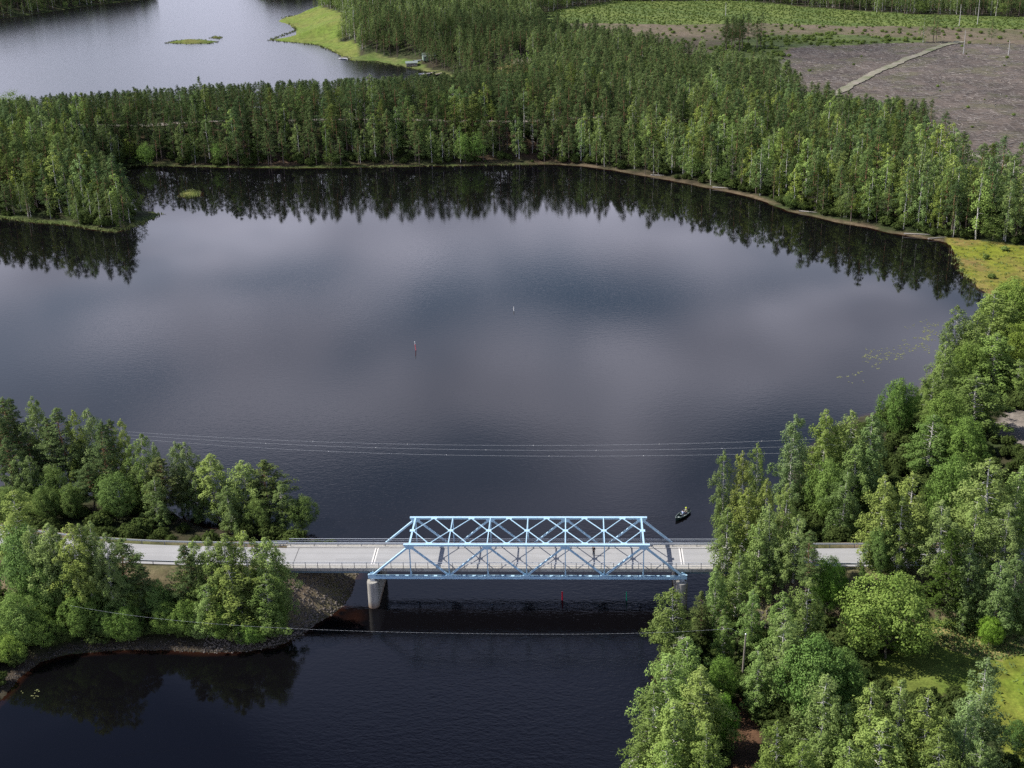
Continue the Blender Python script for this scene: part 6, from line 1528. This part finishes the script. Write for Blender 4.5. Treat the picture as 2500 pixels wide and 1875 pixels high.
def small_boat(dx, dy, rz, mat, label, L_=5.0, on=0.0):
    q = U(dx, dy, 0.3 if on else 0); z = max(0, H1(q[0], q[1])) if on else 0; g = empty('moored_boat', (q[0], q[1], z+on), label, 'boat', 'moored boats on the far lake', rz)
    V = []; F = []; NS = 10
    for i in range(NS):
        t = i/(NS-1); x_ = -L_/2+L_*t; wd = max(0.02, 0.9*(1-max(0, (t-0.5)/0.5)**2)*(0.85+0.15*min(1, t/0.3))); zg = 0.55+0.25*t*t
        for a_, b_ in ((-1, zg), (-0.9, 0.15), (0, -0.15), (0.9, 0.15), (1, zg), (0.88, zg), (0.75, 0.2), (0, 0.05), (-0.75, 0.2), (-0.88, zg)): V.append((x_, a_*wd, b_))
    for i in range(NS-1):
        for j in range(10): F.append((i*10+j, i*10+(j+1) % 10, (i+1)*10+(j+1) % 10, (i+1)*10+j))
    F.append(tuple(range(9, -1, -1))); F.append(tuple((NS-1)*10+j for j in range(10)))
    m = MB(); m.add(V, F); m.build('hull', mat, g); 
    for x_ in (-L_*0.25, L_*0.08): m = MB(); m.box(x_-0.14, x_+0.14, -0.68, 0.68, 0.36, 0.41); m.build('bench', M_WOOD, g)
    m = MB(); m.box(-L_/2-0.3, -L_/2-0.02, -0.15, 0.15, 0.35, 0.95); m.build('outboard_motor', M_BLACK, g, 0.03)
M_BW = simple('white_boat_hull', (0.62, 0.63, 0.66), 0.35, 0.06, 3)
small_boat(741, 128, 2.9, M_BW, 'white boat moored at the leftmost jetty', 5.5); small_boat(748, 124.5, 3.3, M_WOOD, 'grey boat beside the white one at the leftmost jetty', 4.5)
small_boat(916, 161, 3.4, M_BW, 'white motor boat at the end of the middle jetty', 6.5); small_boat(903, 139, 0.3, M_BW, 'white boat pulled up on the grass by the boathouse', 5.0, 0.15); small_boat(894, 144, -0.4, M_WOOD, 'dark boat on the shore below the boathouse', 4.5, 0.15)
small_boat(945, 157, 0.2, M_BOAT, 'dark rowing boat between the two short jetties', 4.2)
small_boat(686, 29, 0.3, M_BW, 'tiny white boat at the upper end of the green point', 5.0, 0.1)
small_boat(1996, 862, 0.9, M_BW, 'white boat lying on the lake shore beside the dark round maple', 4.6, 0.3)
q = U(1077, 176, 1.5); z = H1(q[0], q[1]); g = empty('tarpaulin_shelter', (q[0], q[1], z), 'dark blue tent-shaped tarpaulin shelter left of the aspens', 'shelter')
m = MB(); m.add([(-2, -1.6, 0), (2, -1.6, 0), (2, 1.6, 0), (-2, 1.6, 0), (-2, 0, 2.3), (2, 0, 2.3)], [(0, 1, 5, 4), (2, 3, 4, 5), (0, 4, 3), (1, 2, 5), (0, 3, 2, 1)]); m.build('canvas', M_TARP, g)
m = MB(); m.beam((-2.2, 0, 2.33), (2.2, 0, 2.33), 0.06, 0.06); m.build('ridge_pole', M_WOOD, g)

# fallen trunks on the right far shore
for i, (dx, dy, L_, t) in enumerate([(1985, 508, 9, -0.25), (1745, 459, 6, -0.5), (1560, 407, 7, -0.4), (2025, 515, 6, 0.2), (1420, 380, 5, -0.3)]):
    q = U(dx, dy, 0.3); z = H1(q[0], q[1]); m = MB(); m.tube([(-L_/2, 0, 0.15), (0, 0.1, 0.22), (L_/2, 0, 0.3)], [0.2, 0.15, 0.05], 7); o = m.build('fallen_trunk', M_DEAD)
    o.location = (q[0], q[1], max(z, 0)); o.rotation_euler = (0, 0, t)
    tag(o, ('bleached trunk lying on the shore near the marsh', 'bleached trunk half way along the right far shore', 'bleached trunk at the bend of the right far shore', 'short bleached trunk touching the marsh corner', 'small bleached trunk at the left part of the right far shore')[i], 'log', 'fallen trunks on the far shore')
# drifting clouds that shade the far woods (high above, outside the picture)
a = Mat('thin_cloud'); df = a.new('ShaderNodeBsdfDiffuse'); a.put(df.inputs[0], (0.85, 0.86, 0.88)); tr = a.new('ShaderNodeBsdfTransparent'); mx_ = a.new('ShaderNodeMixShader'); mx_.inputs[0].default_value = 0.055
a.t.links.new(tr.outputs[0], mx_.inputs[1]); a.t.links.new(df.outputs[0], mx_.inputs[2]); a.t.links.new(mx_.outputs[0], a.out.inputs[0]); M_CLOUD = a.m
def cloud(tx, ty, rx, ry, n, seed):
    r_ = np.random.default_rng(seed); V = []; F = []; o = 0; off = 900/SUN_VEC.z
    b = bmesh.new(); bmesh.ops.create_icosphere(b, subdivisions=3, radius=1.0); SV = np.array([v.co[:] for v in b.verts]); SF = np.array([[v.index for v in f.verts] for f in b.faces]); b.free()
    for _ in range(n):
        t = r_.uniform(0, 6.28); k_ = r_.uniform()**0.6; s_ = r_.uniform(0.25, 0.5)*min(rx, ry)
        c_ = np.array([tx+math.cos(t)*k_*rx*0.75+SUN_VEC.x*off, ty+math.sin(t)*k_*ry*0.75+SUN_VEC.y*off, 900+r_.uniform(-12, 12)])
        V.append(SV*np.array([s_*1.3, s_, s_*0.3])*(1+0.12*np.sin(SV[:, :1]*5+r_.uniform(0, 6)))+c_); F.append(SF+o); o += len(SV)
    return stuff_mesh('clouds', np.concatenate(V), np.concatenate(F), M_CLOUD, 'thin drifting clouds high above the far woods', 'clouds', True)
cloud(70, 590, 170, 75, 40, 3)
cloud(-110, 375, 170, 60, 34, 4)
